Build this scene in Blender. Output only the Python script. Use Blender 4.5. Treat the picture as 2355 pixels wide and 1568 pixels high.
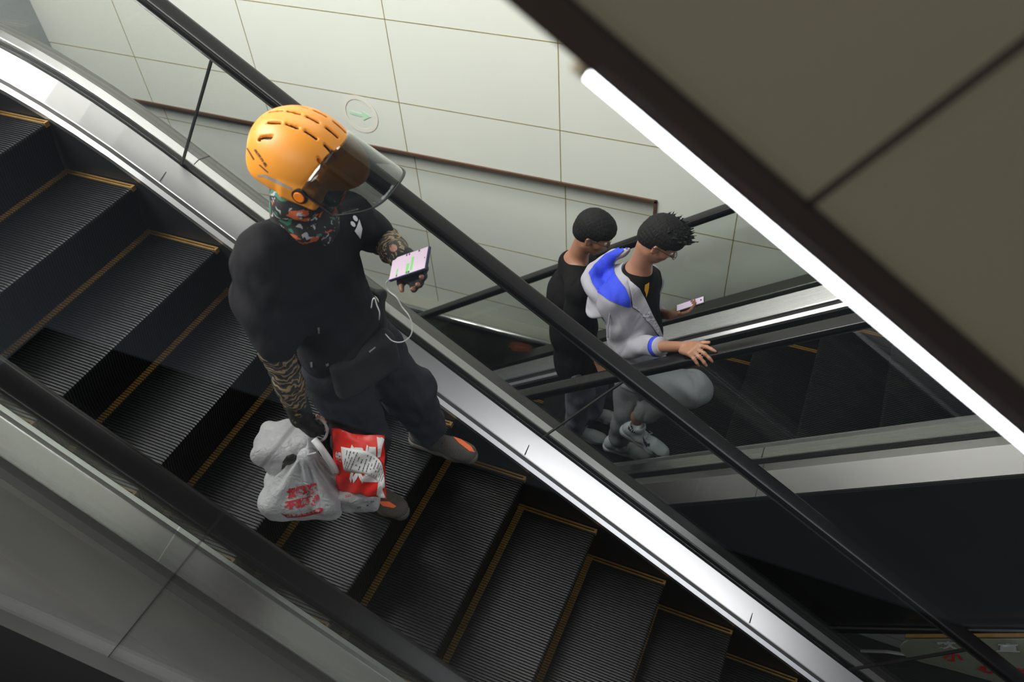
import bpy, bmesh, math, random
import numpy as np
from mathutils import Vector, Matrix, noise

for _o in list(bpy.data.objects):
    bpy.data.objects.remove(_o, do_unlink=True)
S = bpy.context.scene
COL = S.collection

# ---------------------------------------------------------------- camera
CAM = Vector((2.89577745, -2.08415275, 2.22248825))
RR = Vector((0.9148246, 0.39937898, -0.05993651))
DD = Vector((0.24378908, -0.66444801, -0.70645292))
FF = Vector((-0.32196714, 0.63166864, -0.70521762))
FPX, CX, CY = 1896.2751, 1177.5, 784.0
cam_d = bpy.data.cameras.new('camera')
cam = bpy.data.objects.new('camera', cam_d)
COL.objects.link(cam)
UP = -DD
mw = Matrix.Identity(4)
for i in range(3):
    mw[i][0] = RR[i]; mw[i][1] = UP[i]; mw[i][2] = -FF[i]; mw[i][3] = CAM[i]
cam.matrix_world = mw
cam_d.sensor_width = 36.0
cam_d.lens = FPX / 2355.0 * 36.0
cam_d.clip_start = 0.02
cam_d.clip_end = 200
cam_d.dof.use_dof = True
cam_d.dof.focus_distance = 3.6
cam_d.dof.aperture_fstop = 2.8
S.camera = cam

# ---------------------------------------------------------------- view, world, lights
S.view_settings.view_transform = 'Standard'
S.view_settings.look = 'None'
S.view_settings.gamma = 1.0
S.view_settings.use_curve_mapping = False
S.view_settings.exposure = 0.6
S.cycles.max_bounces = 8
S.cycles.transparent_max_bounces = 16
S.cycles.use_denoising = True
S.cycles.sample_clamp_indirect = 4.0
S.cycles.caustics_reflective = False
S.cycles.caustics_refractive = False

wd = bpy.data.worlds.new('world'); S.world = wd
wd.use_nodes = True
bg = wd.node_tree.nodes['Background']
bg.inputs[0].default_value = (0.75, 0.85, 1.0, 1)
bg.inputs[1].default_value = 0.045

def area(name, loc, target, sx, sy, power, col=(1, 1, 1), spread=180):
    l = bpy.data.lights.new(name, 'AREA')
    l.shape = 'RECTANGLE'; l.size = sx; l.size_y = sy
    l.energy = power; l.color = col; l.spread = math.radians(spread)
    o = bpy.data.objects.new(name, l); COL.objects.link(o)
    o.location = loc
    d = Vector(target) - Vector(loc)
    o.rotation_euler = d.to_track_quat('-Z', 'Y').to_euler()
    return o
area('ceiling_light_main', (-2.1, -1.1, 3.4), (0.5, 2.2, -1.0), 4.2, 2.0, 295, (1.0, 0.99, 0.94), 150)
area('lane_fill_light', (0.6, 0.8, 3.3), (0.5, 2.3, -2.0), 3.4, 0.7, 60, (1.0, 0.99, 0.94), 140)  # unseen fill above the far escalator, added to brighten the lower wall
area('hall_light_right', (7.4, 0.1, 2.0), (2.4, 0.1, -0.9), 3.4, 3.6, 100, (0.96, 0.97, 1.0))
area('fill_light_behind', (1.5, -5.5, 3.6), (1.6, -0.5, -0.2), 3.0, 1.4, 80, (1.0, 0.93, 0.82))  # unseen fill light, added to brighten the upper escalator cladding

# ---------------------------------------------------------------- helpers
ANG = math.radians(35); TA = math.tan(ANG); CA = math.cos(ANG); SA = math.sin(ANG)

def ray(px):
    return FF + RR * ((px[0] - CX) / FPX) + DD * ((px[1] - CY) / FPX)
def onY(px, Y):
    v = ray(px); return CAM + v * ((Y - CAM.y) / v.y)
def onZ(px, Z):
    v = ray(px); return CAM + v * ((Z - CAM.z) / v.z)

def link(o, parent=None):
    COL.objects.link(o)
    if parent is not None:
        o.parent = parent
    return o
def mobj(name, verts, faces, mat, parent=None, smooth=False):
    me = bpy.data.meshes.new(name)
    me.from_pydata([tuple(v) for v in verts], [], [tuple(f) for f in faces])
    me.update()
    if mat is not None:
        for m in (mat if isinstance(mat, (list, tuple)) else [mat]):
            me.materials.append(m)
    if smooth:
        me.polygons.foreach_set('use_smooth', [True] * len(me.polygons))
    return link(bpy.data.objects.new(name, me), parent)
def empty(name, loc=(0, 0, 0), parent=None):
    o = bpy.data.objects.new(name, None); o.location = loc
    o.empty_display_size = 0.1
    return link(o, parent)
def tag(o, label=None, cat=None, group=None, kind=None):
    if label: o['label'] = label
    if cat: o['category'] = cat
    if group: o['group'] = group
    if kind: o['kind'] = kind
    return o
def fix_normals(o):
    bm = bmesh.new(); bm.from_mesh(o.data)
    bmesh.ops.recalc_face_normals(bm, faces=bm.faces)
    bm.to_mesh(o.data); bm.free(); return o
def bevel(o, w, seg=2, angle=35):
    m = o.modifiers.new('bevel', 'BEVEL'); m.width = w; m.segments = seg
    m.limit_method = 'ANGLE'; m.angle_limit = math.radians(angle)
    return o
class MB:
    """collects shapes into one mesh"""
    def __init__(s): s.v = []; s.f = []
    def add(s, v, f):
        n = len(s.v); s.v += [tuple(x) for x in v]; s.f += [tuple(i + n for i in q) for q in f]; return s
    def box(s, a, b):
        x0, y0, z0 = a; x1, y1, z1 = b
        return s.add([(x0,y0,z0),(x1,y0,z0),(x1,y1,z0),(x0,y1,z0),(x0,y0,z1),(x1,y0,z1),(x1,y1,z1),(x0,y1,z1)],
                     [(0,3,2,1),(4,5,6,7),(0,1,5,4),(1,2,6,5),(2,3,7,6),(3,0,4,7)])
    def obox(s, c, ax, ay, az):
        c = Vector(c); ax = Vector(ax); ay = Vector(ay); az = Vector(az)
        P = [c + ax*i + ay*j + az*k for k in (-1, 1) for j in (-1, 1) for i in (-1, 1)]
        return s.add(P, [(0,2,3,1),(4,5,7,6),(0,1,5,4),(1,3,7,5),(3,2,6,7),(2,0,4,6)])
    def prism(s, poly, d):
        """poly: list of 3D points, extruded along vector d"""
        n = len(poly); d = Vector(d)
        P = [Vector(p) for p in poly]; Q = [p + d for p in P]
        return s.add(P + Q, [tuple(range(n - 1, -1, -1)), tuple(range(n, 2*n))] +
                     [(i, (i+1) % n, n + (i+1) % n, n + i) for i in range(n)])
    def tube(s, pts, r, seg=10, caps=True):
        pts = [Vector(p) for p in pts]; n = len(pts)
        rs = r if isinstance(r, (list, tuple)) else [r]*n
        V = []; prev = None
        for i, p in enumerate(pts):
            t = (pts[min(i+1, n-1)] - pts[max(i-1, 0)]).normalized()
            if prev is None:
                a = Vector((0, 0, 1)) if abs(t.z) < .9 else Vector((1, 0, 0))
                u = t.cross(a).normalized()
            else:
                u = (prev - t * prev.dot(t)).normalized()
            prev = u; w = t.cross(u)
            for k in range(seg):
                an = 2*math.pi*k/seg
                V.append(p + (u*math.cos(an) + w*math.sin(an))*rs[i])
        F = []
        for i in range(n-1):
            for k in range(seg):
                F.append((i*seg+k, i*seg+(k+1) % seg, (i+1)*seg+(k+1) % seg, (i+1)*seg+k))
        if caps:
            F.append(tuple(range(seg-1, -1, -1))); F.append(tuple(range((n-1)*seg, n*seg)))
        return s.add(V, F)
    def build(s, name, mat, parent=None, smooth=False):
        return mobj(name, s.v, s.f, mat, parent, smooth)

# ---------------------------------------------------------------- materials
def nt(name):
    m = bpy.data.materials.new(name); m.use_nodes = True
    t = m.node_tree; b = t.nodes['Principled BSDF']
    return m, t, b
def srgb(r, g, b):
    f = lambda c: (c/255/12.92) if c/255 <= .04045 else ((c/255+.055)/1.055)**2.4
    return (f(r), f(g), f(b), 1)
def mat(name, col, rough=.5, metal=0., var=0., scale=20, bump=0., bscale=None, stretch=None, spec=None, coat=0):
    m, t, b = nt(name)
    b.inputs['Base Color'].default_value = col
    b.inputs['Roughness'].default_value = rough
    b.inputs['Metallic'].default_value = metal
    if spec is not None: b.inputs['Specular IOR Level'].default_value = spec
    if coat: b.inputs['Coat Weight'].default_value = coat
    tc = t.nodes.new('ShaderNodeTexCoord'); mp = t.nodes.new('ShaderNodeMapping')
    t.links.new(tc.outputs['Object'], mp.inputs[0])
    if stretch: mp.inputs['Scale'].default_value = stretch
    nz = t.nodes.new('ShaderNodeTexNoise'); nz.inputs['Scale'].default_value = scale
    nz.inputs['Detail'].default_value = 4
    t.links.new(mp.outputs[0], nz.inputs[0])
    if var:
        mx = t.nodes.new('ShaderNodeMix'); mx.data_type = 'RGBA'
        mx.inputs[6].default_value = tuple(c*(1-var) for c in col[:3]) + (1,)
        mx.inputs[7].default_value = tuple(min(1, c*(1+var)) for c in col[:3]) + (1,)
        t.links.new(nz.outputs[0], mx.inputs[0]); t.links.new(mx.outputs[2], b.inputs['Base Color'])
    if bump:
        n2 = t.nodes.new('ShaderNodeTexNoise'); n2.inputs['Scale'].default_value = bscale or scale
        n2.inputs['Detail'].default_value = 3
        t.links.new(mp.outputs[0], n2.inputs[0])
        bp = t.nodes.new('ShaderNodeBump'); bp.inputs['Strength'].default_value = bump
        bp.inputs['Distance'].default_value = .01
        t.links.new(n2.outputs[0], bp.inputs['Height']); t.links.new(bp.outputs[0], b.inputs['Normal'])
    return m
def glass_mat(name, tint, gloss=1.0, haze=0.0, rough=0.0, hazecol=(.6, .6, .6, 1), smear=0.0, veildir=(0, 0, 1), veil0=0., veil1=1.):
    """thin pane: tinted transparency plus fresnel reflection, optional diffuse haze film"""
    m = bpy.data.materials.new(name); m.use_nodes = True; t = m.node_tree
    t.nodes.clear()
    out = t.nodes.new('ShaderNodeOutputMaterial')
    tr = t.nodes.new('ShaderNodeBsdfTransparent'); tr.inputs[0].default_value = tint
    gl = t.nodes.new('ShaderNodeBsdfGlossy'); gl.inputs['Roughness'].default_value = rough
    gl.inputs[0].default_value = (.95, .97, .96, 1)
    lw = t.nodes.new('ShaderNodeLayerWeight'); lw.inputs[0].default_value = .5
    pw = t.nodes.new('ShaderNodeMath'); pw.operation = 'POWER'; pw.inputs[1].default_value = 5
    t.links.new(lw.outputs['Facing'], pw.inputs[0])
    mu = t.nodes.new('ShaderNodeMath'); mu.operation = 'MULTIPLY_ADD'
    mu.inputs[1].default_value = .9*gloss; mu.inputs[2].default_value = .04*gloss
    t.links.new(pw.outputs[0], mu.inputs[0])
    mx = t.nodes.new('ShaderNodeMixShader')
    t.links.new(mu.outputs[0], mx.inputs[0]); t.links.new(tr.outputs[0], mx.inputs[1]); t.links.new(gl.outputs[0], mx.inputs[2])
    last = mx
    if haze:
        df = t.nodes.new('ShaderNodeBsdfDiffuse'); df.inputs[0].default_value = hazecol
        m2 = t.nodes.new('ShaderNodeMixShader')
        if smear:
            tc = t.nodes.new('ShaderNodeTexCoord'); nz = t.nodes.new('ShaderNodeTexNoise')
            # reflected-light veil painted as haze, strongest along the lower edge, broken by smears
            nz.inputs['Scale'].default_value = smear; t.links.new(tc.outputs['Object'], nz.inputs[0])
            dt = t.nodes.new('ShaderNodeVectorMath'); dt.operation = 'DOT_PRODUCT'; dt.inputs[1].default_value = veildir
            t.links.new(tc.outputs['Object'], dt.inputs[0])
            gr = t.nodes.new('ShaderNodeMapRange'); gr.inputs[1].default_value = veil0; gr.inputs[2].default_value = veil1
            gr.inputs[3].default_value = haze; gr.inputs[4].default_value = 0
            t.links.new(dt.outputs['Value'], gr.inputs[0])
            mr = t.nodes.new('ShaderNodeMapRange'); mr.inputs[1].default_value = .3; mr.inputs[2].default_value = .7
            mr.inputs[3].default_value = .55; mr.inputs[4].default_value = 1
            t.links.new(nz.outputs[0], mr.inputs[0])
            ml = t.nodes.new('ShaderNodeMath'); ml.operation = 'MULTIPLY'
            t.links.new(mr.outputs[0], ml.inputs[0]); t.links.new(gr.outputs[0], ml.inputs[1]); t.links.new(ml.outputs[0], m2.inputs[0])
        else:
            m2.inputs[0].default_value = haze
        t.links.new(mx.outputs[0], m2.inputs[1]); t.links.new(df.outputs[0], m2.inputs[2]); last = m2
    t.links.new(last.outputs[0], out.inputs[0])
    return m
def emis(name, col, st):
    m, t, b = nt(name)
    b.inputs['Base Color'].default_value = col
    b.inputs['Emission Color'].default_value = col
    b.inputs['Emission Strength'].default_value = st
    return m
def brushed(name, col, rough=.28, stretch=(.5, 420, 420), bump=.0):
    m, t, b = nt(name)
    b.inputs['Base Color'].default_value = col; b.inputs['Metallic'].default_value = 1
    tc = t.nodes.new('ShaderNodeTexCoord'); mp = t.nodes.new('ShaderNodeMapping')
    rot = t.nodes.new('ShaderNodeMapping'); 
    t.links.new(tc.outputs['Object'], rot.inputs[0]); t.links.new(rot.outputs[0], mp.inputs[0])
    rot.inputs['Rotation'].default_value = (0, ANG if 'rev' in name else -ANG, 0)
    mp.inputs['Scale'].default_value = stretch
    nz = t.nodes.new('ShaderNodeTexNoise'); nz.inputs['Scale'].default_value = 3; nz.inputs['Detail'].default_value = 3
    t.links.new(mp.outputs[0], nz.inputs[0])
    mr = t.nodes.new('ShaderNodeMapRange'); mr.inputs[3].default_value = rough*.9; mr.inputs[4].default_value = rough*1.12
    t.links.new(nz.outputs[0], mr.inputs[0]); t.links.new(mr.outputs[0], b.inputs['Roughness'])
    bp = t.nodes.new('ShaderNodeBump'); bp.inputs['Strength'].default_value = bump; bp.inputs['Distance'].default_value = .004
    t.links.new(nz.outputs[0], bp.inputs['Height']); t.links.new(bp.outputs[0], b.inputs['Normal'])
    return m

M = {}
M['steel'] = brushed('brushed_steel', (.60, .585, .58, 1), .30)
M['steel_rev'] = brushed('brushed_steel_rev', (.62, .61, .60, 1), .27)
M['steel_bright'] = brushed('aluminium_edge', (.85, .85, .86, 1), .35)
M['steel_dark'] = brushed('dark_steel', (.13, .127, .122, 1), .38)
M['skirt'] = mat('skirt_black', (.012, .012, .013, 1), .35, .2, .2, 6)
M['slot'] = mat('rubber_black', (.006, .006, .006, 1), .6)
M['rubber'] = mat('handrail_rubber', (.006, .0056, .006, 1), .27, 0, .15, 30, .01, 60, spec=.32)
M['cleat'] = mat('step_aluminium', (.014, .0145, .0155, 1), .33, .45, .35, 9)
M['yellow'] = mat('step_yellow', (.15, .078, .008, 1), .6, 0, .5, 18)
M['glass'] = glass_mat('balustrade_glass', (.955, .962, .955, 1), 1.0)
M['void'] = mat('dark_soffit', (.008, .008, .009, 1), .7)
M['clad_dark'] = mat('dark_glossy_cladding', (.009, .009, .010, 1), .28, 0, .3, 3)
M['bolt'] = mat('screw_head', (.05, .05, .05, 1), .4, .8)
# ---------------------------------------------------------------- wall
def wall_material(name, base, v=.035, grain=.5):
    m, t, b = nt(name)
    tc = t.nodes.new('ShaderNodeTexCoord')
    n1 = t.nodes.new('ShaderNodeTexNoise'); n1.inputs['Scale'].default_value = .9; n1.inputs['Detail'].default_value = 5
    n2 = t.nodes.new('ShaderNodeTexNoise'); n2.inputs['Scale'].default_value = 26; n2.inputs['Detail'].default_value = 6
    t.links.new(tc.outputs['Object'], n1.inputs[0]); t.links.new(tc.outputs['Object'], n2.inputs[0])
    mx = t.nodes.new('ShaderNodeMix'); mx.data_type = 'RGBA'
    mx.inputs[6].default_value = tuple(c*(1-v*2) for c in base[:3]) + (1,)
    mx.inputs[7].default_value = tuple(min(1, c*(1+v)) for c in base[:3]) + (1,)
    t.links.new(n1.outputs[0], mx.inputs[0])
    mr = t.nodes.new('ShaderNodeMapRange'); mr.inputs[1].default_value = .72; mr.inputs[2].default_value = .8
    mr.inputs[3].default_value = 0; mr.inputs[4].default_value = grain
    t.links.new(n2.outputs[0], mr.inputs[0])
    m3 = t.nodes.new('ShaderNodeMix'); m3.data_type = 'RGBA'
    t.links.new(mr.outputs[0], m3.inputs[0]); t.links.new(mx.outputs[2], m3.inputs[6])
    m3.inputs[7].default_value = tuple(c*.7 for c in base[:3]) + (1,)
    t.links.new(m3.outputs[2], b.inputs['Base Color'])
    b.inputs['Roughness'].default_value = .42
    return m
M['wall'] = wall_material('cream_tile', (.59, .60, .545, 1))
M['grout'] = mat('golden_grout', (.22, .18, .06, 1), .7, 0, .5, 8)
M['brown'] = mat('brown_trim', (.105, .055, .032, 1), .45, .3, .2, 10)
M['brown_dark'] = mat('brown_steel', (.030, .014, .007, 1), .4, .3, .3, 6)
WY = 2.35
w = MB()
w.box((-6, WY, -1.02), (7.5, WY+.25, 4.6))
w.box((1.785, WY, -5.5), (7.5, WY+.25, -1.02))
wall = w.build('wall_far', M['wall']); tag(wall, kind='structure')
w = MB(); w.box((-6, WY+.08, -5.5), (1.785, WY+.22, -1.02))
wl = w.build('wall_recess', M['wall']); tag(wl, kind='structure')
XJ = [-.09 + 1.205*k for k in range(-5, 7)]
ZJ = [-.025 + .593*k for k in range(-10, 8)]
g = MB(); gw = .0028
for x in XJ:
    g.box((x-gw, WY-.0012, -1.02 if x < 1.78 else -5.4), (x+gw, WY+.01, 4.5))
for z in ZJ:
    if z > -1.0: g.box((-6, WY-.0012, z-gw), (7.4, WY+.01, z+gw))
    else: g.box((1.79, WY-.0012, z-gw), (7.4, WY+.01, z+gw))
tag(g.build('trim_1', M['grout']), kind='structure')
g = MB()
for x in XJ:
    if x < 1.78: g.box((x-gw, WY+.079, -5.4), (x+gw, WY+.09, -1.02))
for z in ZJ:
    if z < -1.0: g.box((-6, WY+.079, z-gw), (1.784, WY+.09, z+gw))
tag(g.build('trim_2', M['grout']), kind='structure')
g = MB()
g.box((-6, WY-.012, -1.038), (1.797, WY+.08, -1.014)); g.box((1.775, WY-.012, -1.62), (1.797, WY+.08, -1.014))
tag(bevel(g.build('trim_3', M['brown']), .003), kind='structure')
# left end of the wall: grey column face
g = MB(); g.box((-6, 1.6, -3), (-3.42, WY-.001, 4.6))
tag(g.build('wall_left', mat('grey_plaster', (.33, .35, .35, 1), .6, 0, .15, 3)), kind='structure')
# floor far below
g = MB(); g.box((-7, -6, -5.7), (9, 3, -5.5))
tag(g.build('floor', mat('dark_floor', (.02, .02, .02, 1), .5, 0, .2, 2)), kind='structure')

# round way sticker on the wall
def sticker():
    c = onY((828, 262), WY)
    root = empty('floor_arrow_sticker', (c.x, WY-.002, c.z)); root.name = 'direction_sticker'
    tag(root, 'faint round direction sticker with a pale green arrow on the cream tile wall', 'sticker')
    n = 40; R0, R1 = .118, .150
    V = []; F = []
    for k in range(n):
        an = 2*math.pi*k/n
        for r in (R0, R1):
            for y in (0, -.0015): V.append((r*math.cos(an), y, r*math.sin(an)))
    for k in range(n):
        a = 4*k; b = 4*((k+1) % n)
        F += [(a+1, b+1, b+3, a+3), (a, a+1, b+1, b), (a+2, b+2, b+3, a+3)]
    mobj('ring', V, F, mat('sticker_ring', (.62, .60, .53, 1), .5), root)
    g = MB(); y = -.0015
    poly = [(-.085, 0, .014), (.02, 0, .004), (.02, 0, .034), (.092, 0, -.006), (.02, 0, -.046), (.02, 0, -.018), (-.085, 0, -.012)]
    g.prism(poly[::-1], (0, y, 0)); g.build('arrow', mat('sticker_green', (.42, .62, .46, 1), .5), root)
sticker()

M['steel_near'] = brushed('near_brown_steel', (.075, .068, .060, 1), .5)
M['steel_side'] = brushed('side_deck_steel_rev', (.135, .132, .13, 1), .45)
M['steel_h'] = mat('polished_tube', (.66, .66, .64, 1), .2, 1, .1, 4)
M['ledge'] = mat('steel_ledge', (.36, .36, .31, 1), .4, .5, .1, 3)
M['green'] = mat('green_glazed_panel', (.05, .06, .038, 1), .18, 0, .3, 3)
M['board'] = glass_mat('frosted_board', (.5, .51, .46, 1), .6, .42, hazecol=(.55, .56, .46, 1))
# ---------------------------------------------------------------- escalators
def sweep_section(name, sec, zf, xs, m, parent, closed=False, smooth=False, caps=True):
    """sec: list of (Y, h); zf(x, h) gives z"""
    n = len(sec); V = []; F = []
    for x in xs:
        for (y, h) in sec: V.append((x, y, zf(x, h)))
    for i in range(len(xs)-1):
        for k in range(n if closed else n-1):
            a = i*n+k; b = i*n+(k+1) % n
            F.append((a, b, b+n, a+n))
    if closed and caps:
        F.append(tuple(range(n-1, -1, -1))); F.append(tuple(range((len(xs)-1)*n, len(xs)*n)))
    o = mobj(name, V, F, m, parent, smooth); fix_normals(o); return o

def step_mesh(W, sgn, rear=True, pitch=.36, tread=.41, rise=.252):
    """one step: cleated tread, nosing and curved riser; local origin at rear low corner, far skirt side y=0, width towards -y"""
    ncl = int(W/.0128); sec = []
    p = W/ncl; e = .004
    for k in range(ncl):
        y = -k*p
        sec += [(y-.0002, 0), (y-p*.36, 0), (y-p*.46, -1), (y-p*.94, -1)]
    sec.append((-W, 0))
    path = [(0, 0, 0, 1), (tread*.5, 0, 0, 1), (tread-.012, 0, 0, 1), (tread-.002, -.004, .7, .7), (tread, -.014, 1, 0)]
    for q in range(1, 7):
        tt = q/6; path.append((tread-.052*math.sin(tt*math.pi/2), -.014-(rise-.012)*tt, 1, 0))
    V = []; F = []; n = len(sec)
    for (x, z, nx, nz) in path:
        for (y, d) in sec:
            V.append(((x+nx*d*.008)*sgn, y, z+nz*d*.008))
    for i in range(len(path)-1):
        for k in range(n-1):
            a = i*n+k
            F.append((a, a+1, a+1+n, a+n) if sgn > 0 else (a+n, a+1+n, a+1, a))
    me = bpy.data.meshes.new('step'); me.from_pydata(V, [], F); me.update(); me.materials.append(M['cleat'])
    # demarcation: rear strip following the cleats, side strips, nose tips
    b = MB()
    for k in range(ncl if rear else 0):
        y = -k*p
        b.box((sgn*.004 if sgn > 0 else -.036, y-p*.62, -.006), (.036 if sgn > 0 else -.004, y+.0003, .0018))
    for ys in (0, -W+.026):
        for off in (0, .016):
            x0, x1 = (0.0, tread-.006) if sgn > 0 else (-(tread-.006), 0.0)
            b.box((x0, ys-off-.0075, -.004), (x1, ys-off, .0022))
        x0, x1 = (tread-.010, tread+.0015) if sgn > 0 else (-(tread+.0015), -(tread-.010))
        b.box((x0, ys-.0235, -.02), (x1, ys, .0022))
    out = []
    parts_ = [(b.v, b.f)] if rear else [(b.v[:24], b.f[:18]), (b.v[24:], [tuple(i-24 for i in q) for q in b.f[18:]])]
    for v_, f_ in parts_:
        my = bpy.data.meshes.new('demarcation_strip'); my.from_pydata(v_, [], f_); my.update(); my.materials.append(M['yellow']); out.append(my)
    return me, out

def handrail(parent, Yc, htop, zf, xs, wd=.08, th=.052):
    sec = []
    for (dy, dz) in [(-.5, -.42), (-.5, -.12), (-.44, -.03), (-.32, 0), (.32, 0), (.44, -.03), (.5, -.12), (.5, -.42), (.46, -.85), (.34, -1), (-.34, -1), (-.46, -.85)]:
        sec.append((Yc+dy*wd, htop+dz*th/CA*.95))
    return sweep_section('handrail', sec, zf, xs, M['rubber'], parent, True, True)

def glass_run(parent, Yc, h0, h1, joints, sgn, hbase, xe, zf=None, gm=None, seal=True):
    """panels between joints measured along the incline, perpendicular edges"""
    v0, v1 = (h0)*CA, (h1)*CA
    du = Vector((CA, 0, -SA*sgn)); dv = Vector((SA*sgn, 0, CA)); base = Vector((0, 0, hbase))
    def P(u, v, y):
        q = base + du*u + dv*(v); q.y = y; return q
    # h at fixed x converts to perpendicular v
    for i in range(len(joints)-1):
        a, b = joints[i]+.002, joints[i+1]-.002
        g = MB(); Q = [P(a, v0, Yc-.006), P(b, v0, Yc-.006), P(b, v1, Yc-.006), P(a, v1, Yc-.006)]
        g.prism(Q, (0, .012, 0)); go = g.build('glass_panel', gm or M['glass'], parent); fix_normals(go)
    if seal:
        for u in joints[1:-1]:
            g = MB(); Q = [P(u-.0035, v0, Yc-.008), P(u+.0035, v0, Yc-.008), P(u+.0035, v1, Yc-.008), P(u-.0035, v1, Yc-.008)]
            g.prism(Q, (0, .016, 0)); fix_normals(g.build('glass_seal', M['slot'], parent))

def deck_joint(parent, x, sec, zf, sgn, m):
    """thin seam line across a deck, perpendicular to the incline"""
    V = []; 
    for (y, h) in sec:
        for dx in (-.0016, .0016): V.append((x+dx, y, zf(x+dx, h)+.0006))
    F = [(2*i, 2*i+1, 2*i+3, 2*i+2) for i in range(len(sec)-1)]
    return mobj('deck_seam', V, F, m, parent)

# ---- E1, the near escalator going down to the right
W1 = 1.11
def d1(x): return .24*max(0, .12-x)**2 if x > -1.34 else .24*1.46**2 + (-1.34-x)*TA
def z1(x, h): return h - x*TA - d1(x)
XS1 = [-2.6 + .15*i for i in range(19)] + [.2, .6, 1, 2, 3, 4, 5.2]
e1 = empty('escalator', (0, 0, 0))
tag(e1, 'near escalator descending to the lower right, carrying the courier in the orange helmet', 'escalator')
me_s, me_y = step_mesh(W1-.012, 1)
for n in range(-5, 15):
    o = bpy.data.objects.new('step', me_s); link(o, e1)
    zz = -n*.252 - (0 if n > -3 else .24*(.36*(-2-n))**2)
    o.location = (n*.36, -.006, zz)
    for m_ in me_y: link(bpy.data.objects.new('demarcation_strip', m_), o)
def side1(far):
    f = (lambda y: y) if far else (lambda y: -W1-y)
    S_ = lambda L: [(f(y), h) for y, h in L]
    sweep_section('skirt_panel', S_([(0, -.55), (0, .338), (.002, .338)]), z1, XS1, M['skirt'], e1)
    sweep_section('skirt_trim', S_([(-.001, .325), (-.001, .350), (.019, .362), (.019, .30)]), z1, XS1, M['steel_bright'], e1)
    sweep_section('inner_deck', S_([(.019, .30), (.036, .30), (.036, .367), (.041, .368), (.152, .413), (.156, .411), (.156, .34)]), z1, XS1, M['steel'], e1)
    sweep_section('glass_channel', S_([(.154, .36), (.182, .40)]), z1, XS1, M['slot'], e1)
    if far:
        sweep_section('outer_deck', S_([(.181, .36), (.181, .440), (.184, .443), (.221, .446)]), z1, XS1, M['steel'], e1)
        sweep_section('outer_deck_edge', S_([(.2212, .446), (.224, .443), (.288, .425), (.290, .420), (.290, -.6)]), z1, XS1, M['steel_dark'], e1)
    else:
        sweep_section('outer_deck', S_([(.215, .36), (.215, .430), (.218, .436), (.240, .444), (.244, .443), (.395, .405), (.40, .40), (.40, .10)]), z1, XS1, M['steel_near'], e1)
        sweep_section('glass_channel', S_([(.182, .40), (.217, .40)]), z1, XS1, M['slot'], e1)
    handrail(e1, f(.168), 1.31, z1, XS1)
side1(True); side1(False)
J1 = [-2.2, -.012, 2.05, 4.08, 6.1]
glass_run(e1, .168, .30, 1.27, J1, 1, 0, 0)
M['glass_n'] = glass_mat('near_balustrade_glass', (.90, .92, .91, 1), 1.0)
glass_run(e1, -W1-.168, .30, 1.27, [-2.2, 1.0, 3.05, 6.1], 1, 0, 0, gm=M['glass_n'], seal=False)
for xj in (.155, 1.83, 3.0):
    deck_joint(e1, xj, [(.043, .3735), (.151, .406)], z1, 1, M['slot'])
deck_joint(e1, .235, [(.184, .444), (.222, .447), (.287, .4265)], z1, 1, M['slot'])
# truss below the steps
sweep_section('truss_cover', [(-W1-.40, .30), (-W1-.40, -.9), (.29, -.9), (.29, -.3)], z1, XS1, M['void'], e1)
M['clad_brown'] = mat('brown_grey_cladding', (.125, .080, .046, 1), .5, 0, .3, 3)
sweep_section('side_cladding', [(-W1-.40, .40), (-W1-.405, .38), (-W1-.405, -.65)], z1, XS1, M['clad_brown'], e1)

# ---- E2, the far escalator going up to the right
H2 = -3.68; Y2a, Y2b = .87, 1.91
def z2(x, h): return h + x*TA
XS2 = [-1.6, 0, 2, 4, 6.6]
e2 = empty('escalator', (0, 0, H2))
e2.location = (0, 0, 0)
tag(e2, 'far escalator rising to the right beside the cream wall, with two young men on it', 'escalator')
me_s2, me_y2 = step_mesh(Y2b-Y2a-.012, -1, False)
for k in range(-10, 10):
    xn = 2.63 + .36*k; zn = -1.577 + .252*k
    o = bpy.data.objects.new('step', me_s2); link(o, e2); o.location = (xn+.41, Y2b-.006, zn)
    for m_ in me_y2: link(bpy.data.objects.new('demarcation_strip', m_), o)
F2 = [(1.91, -4.3), (1.91, -3.345)]
sweep_section('skirt_panel', F2, z2, XS2, M['skirt'], e2)
sweep_section('skirt_trim', [(1.909, -3.36), (1.909, -3.335), (1.928, -3.318), (1.928, -3.37)], z2, XS2, M['steel_bright'], e2)
sweep_section('inner_deck', [(1.928, -3.37), (1.944, -3.37), (1.944, -3.29), (1.950, -3.283), (2.046, -3.222), (2.05, -3.225), (2.05, -3.3)], z2, XS2, M['steel_rev'], e2)
sweep_section('glass_channel', [(2.048, -3.27), (2.078, -3.27)], z2, XS2, M['slot'], e2)
sweep_section('outer_deck', [(2.077, -3.28), (2.077, -3.205), (2.081, -3.2), (2.19, -3.205), (2.193, -3.21), (2.193, -4.1)], z2, XS2, M['steel_dark'], e2)
handrail(e2, 2.063, -2.35, z2, XS2)
sweep_section('skirt_panel', [(.87, -4.3), (.87, -3.345)], z2, XS2, M['skirt'], e2)
sweep_section('skirt_trim', [(.871, -3.36), (.871, -3.335), (.852, -3.322), (.852, -3.37)], z2, XS2, M['steel_bright'], e2)
sweep_section('inner_deck', [(.852, -3.37), (.836, -3.37), (.836, -3.335), (.83, -3.325), (.725, -3.285), (.722, -3.29), (.722, -3.36)], z2, XS2, M['steel_rev'], e2)
sweep_section('glass_channel', [(.724, -3.33), (.68, -3.33)], z2, XS2, M['slot'], e2)
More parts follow.
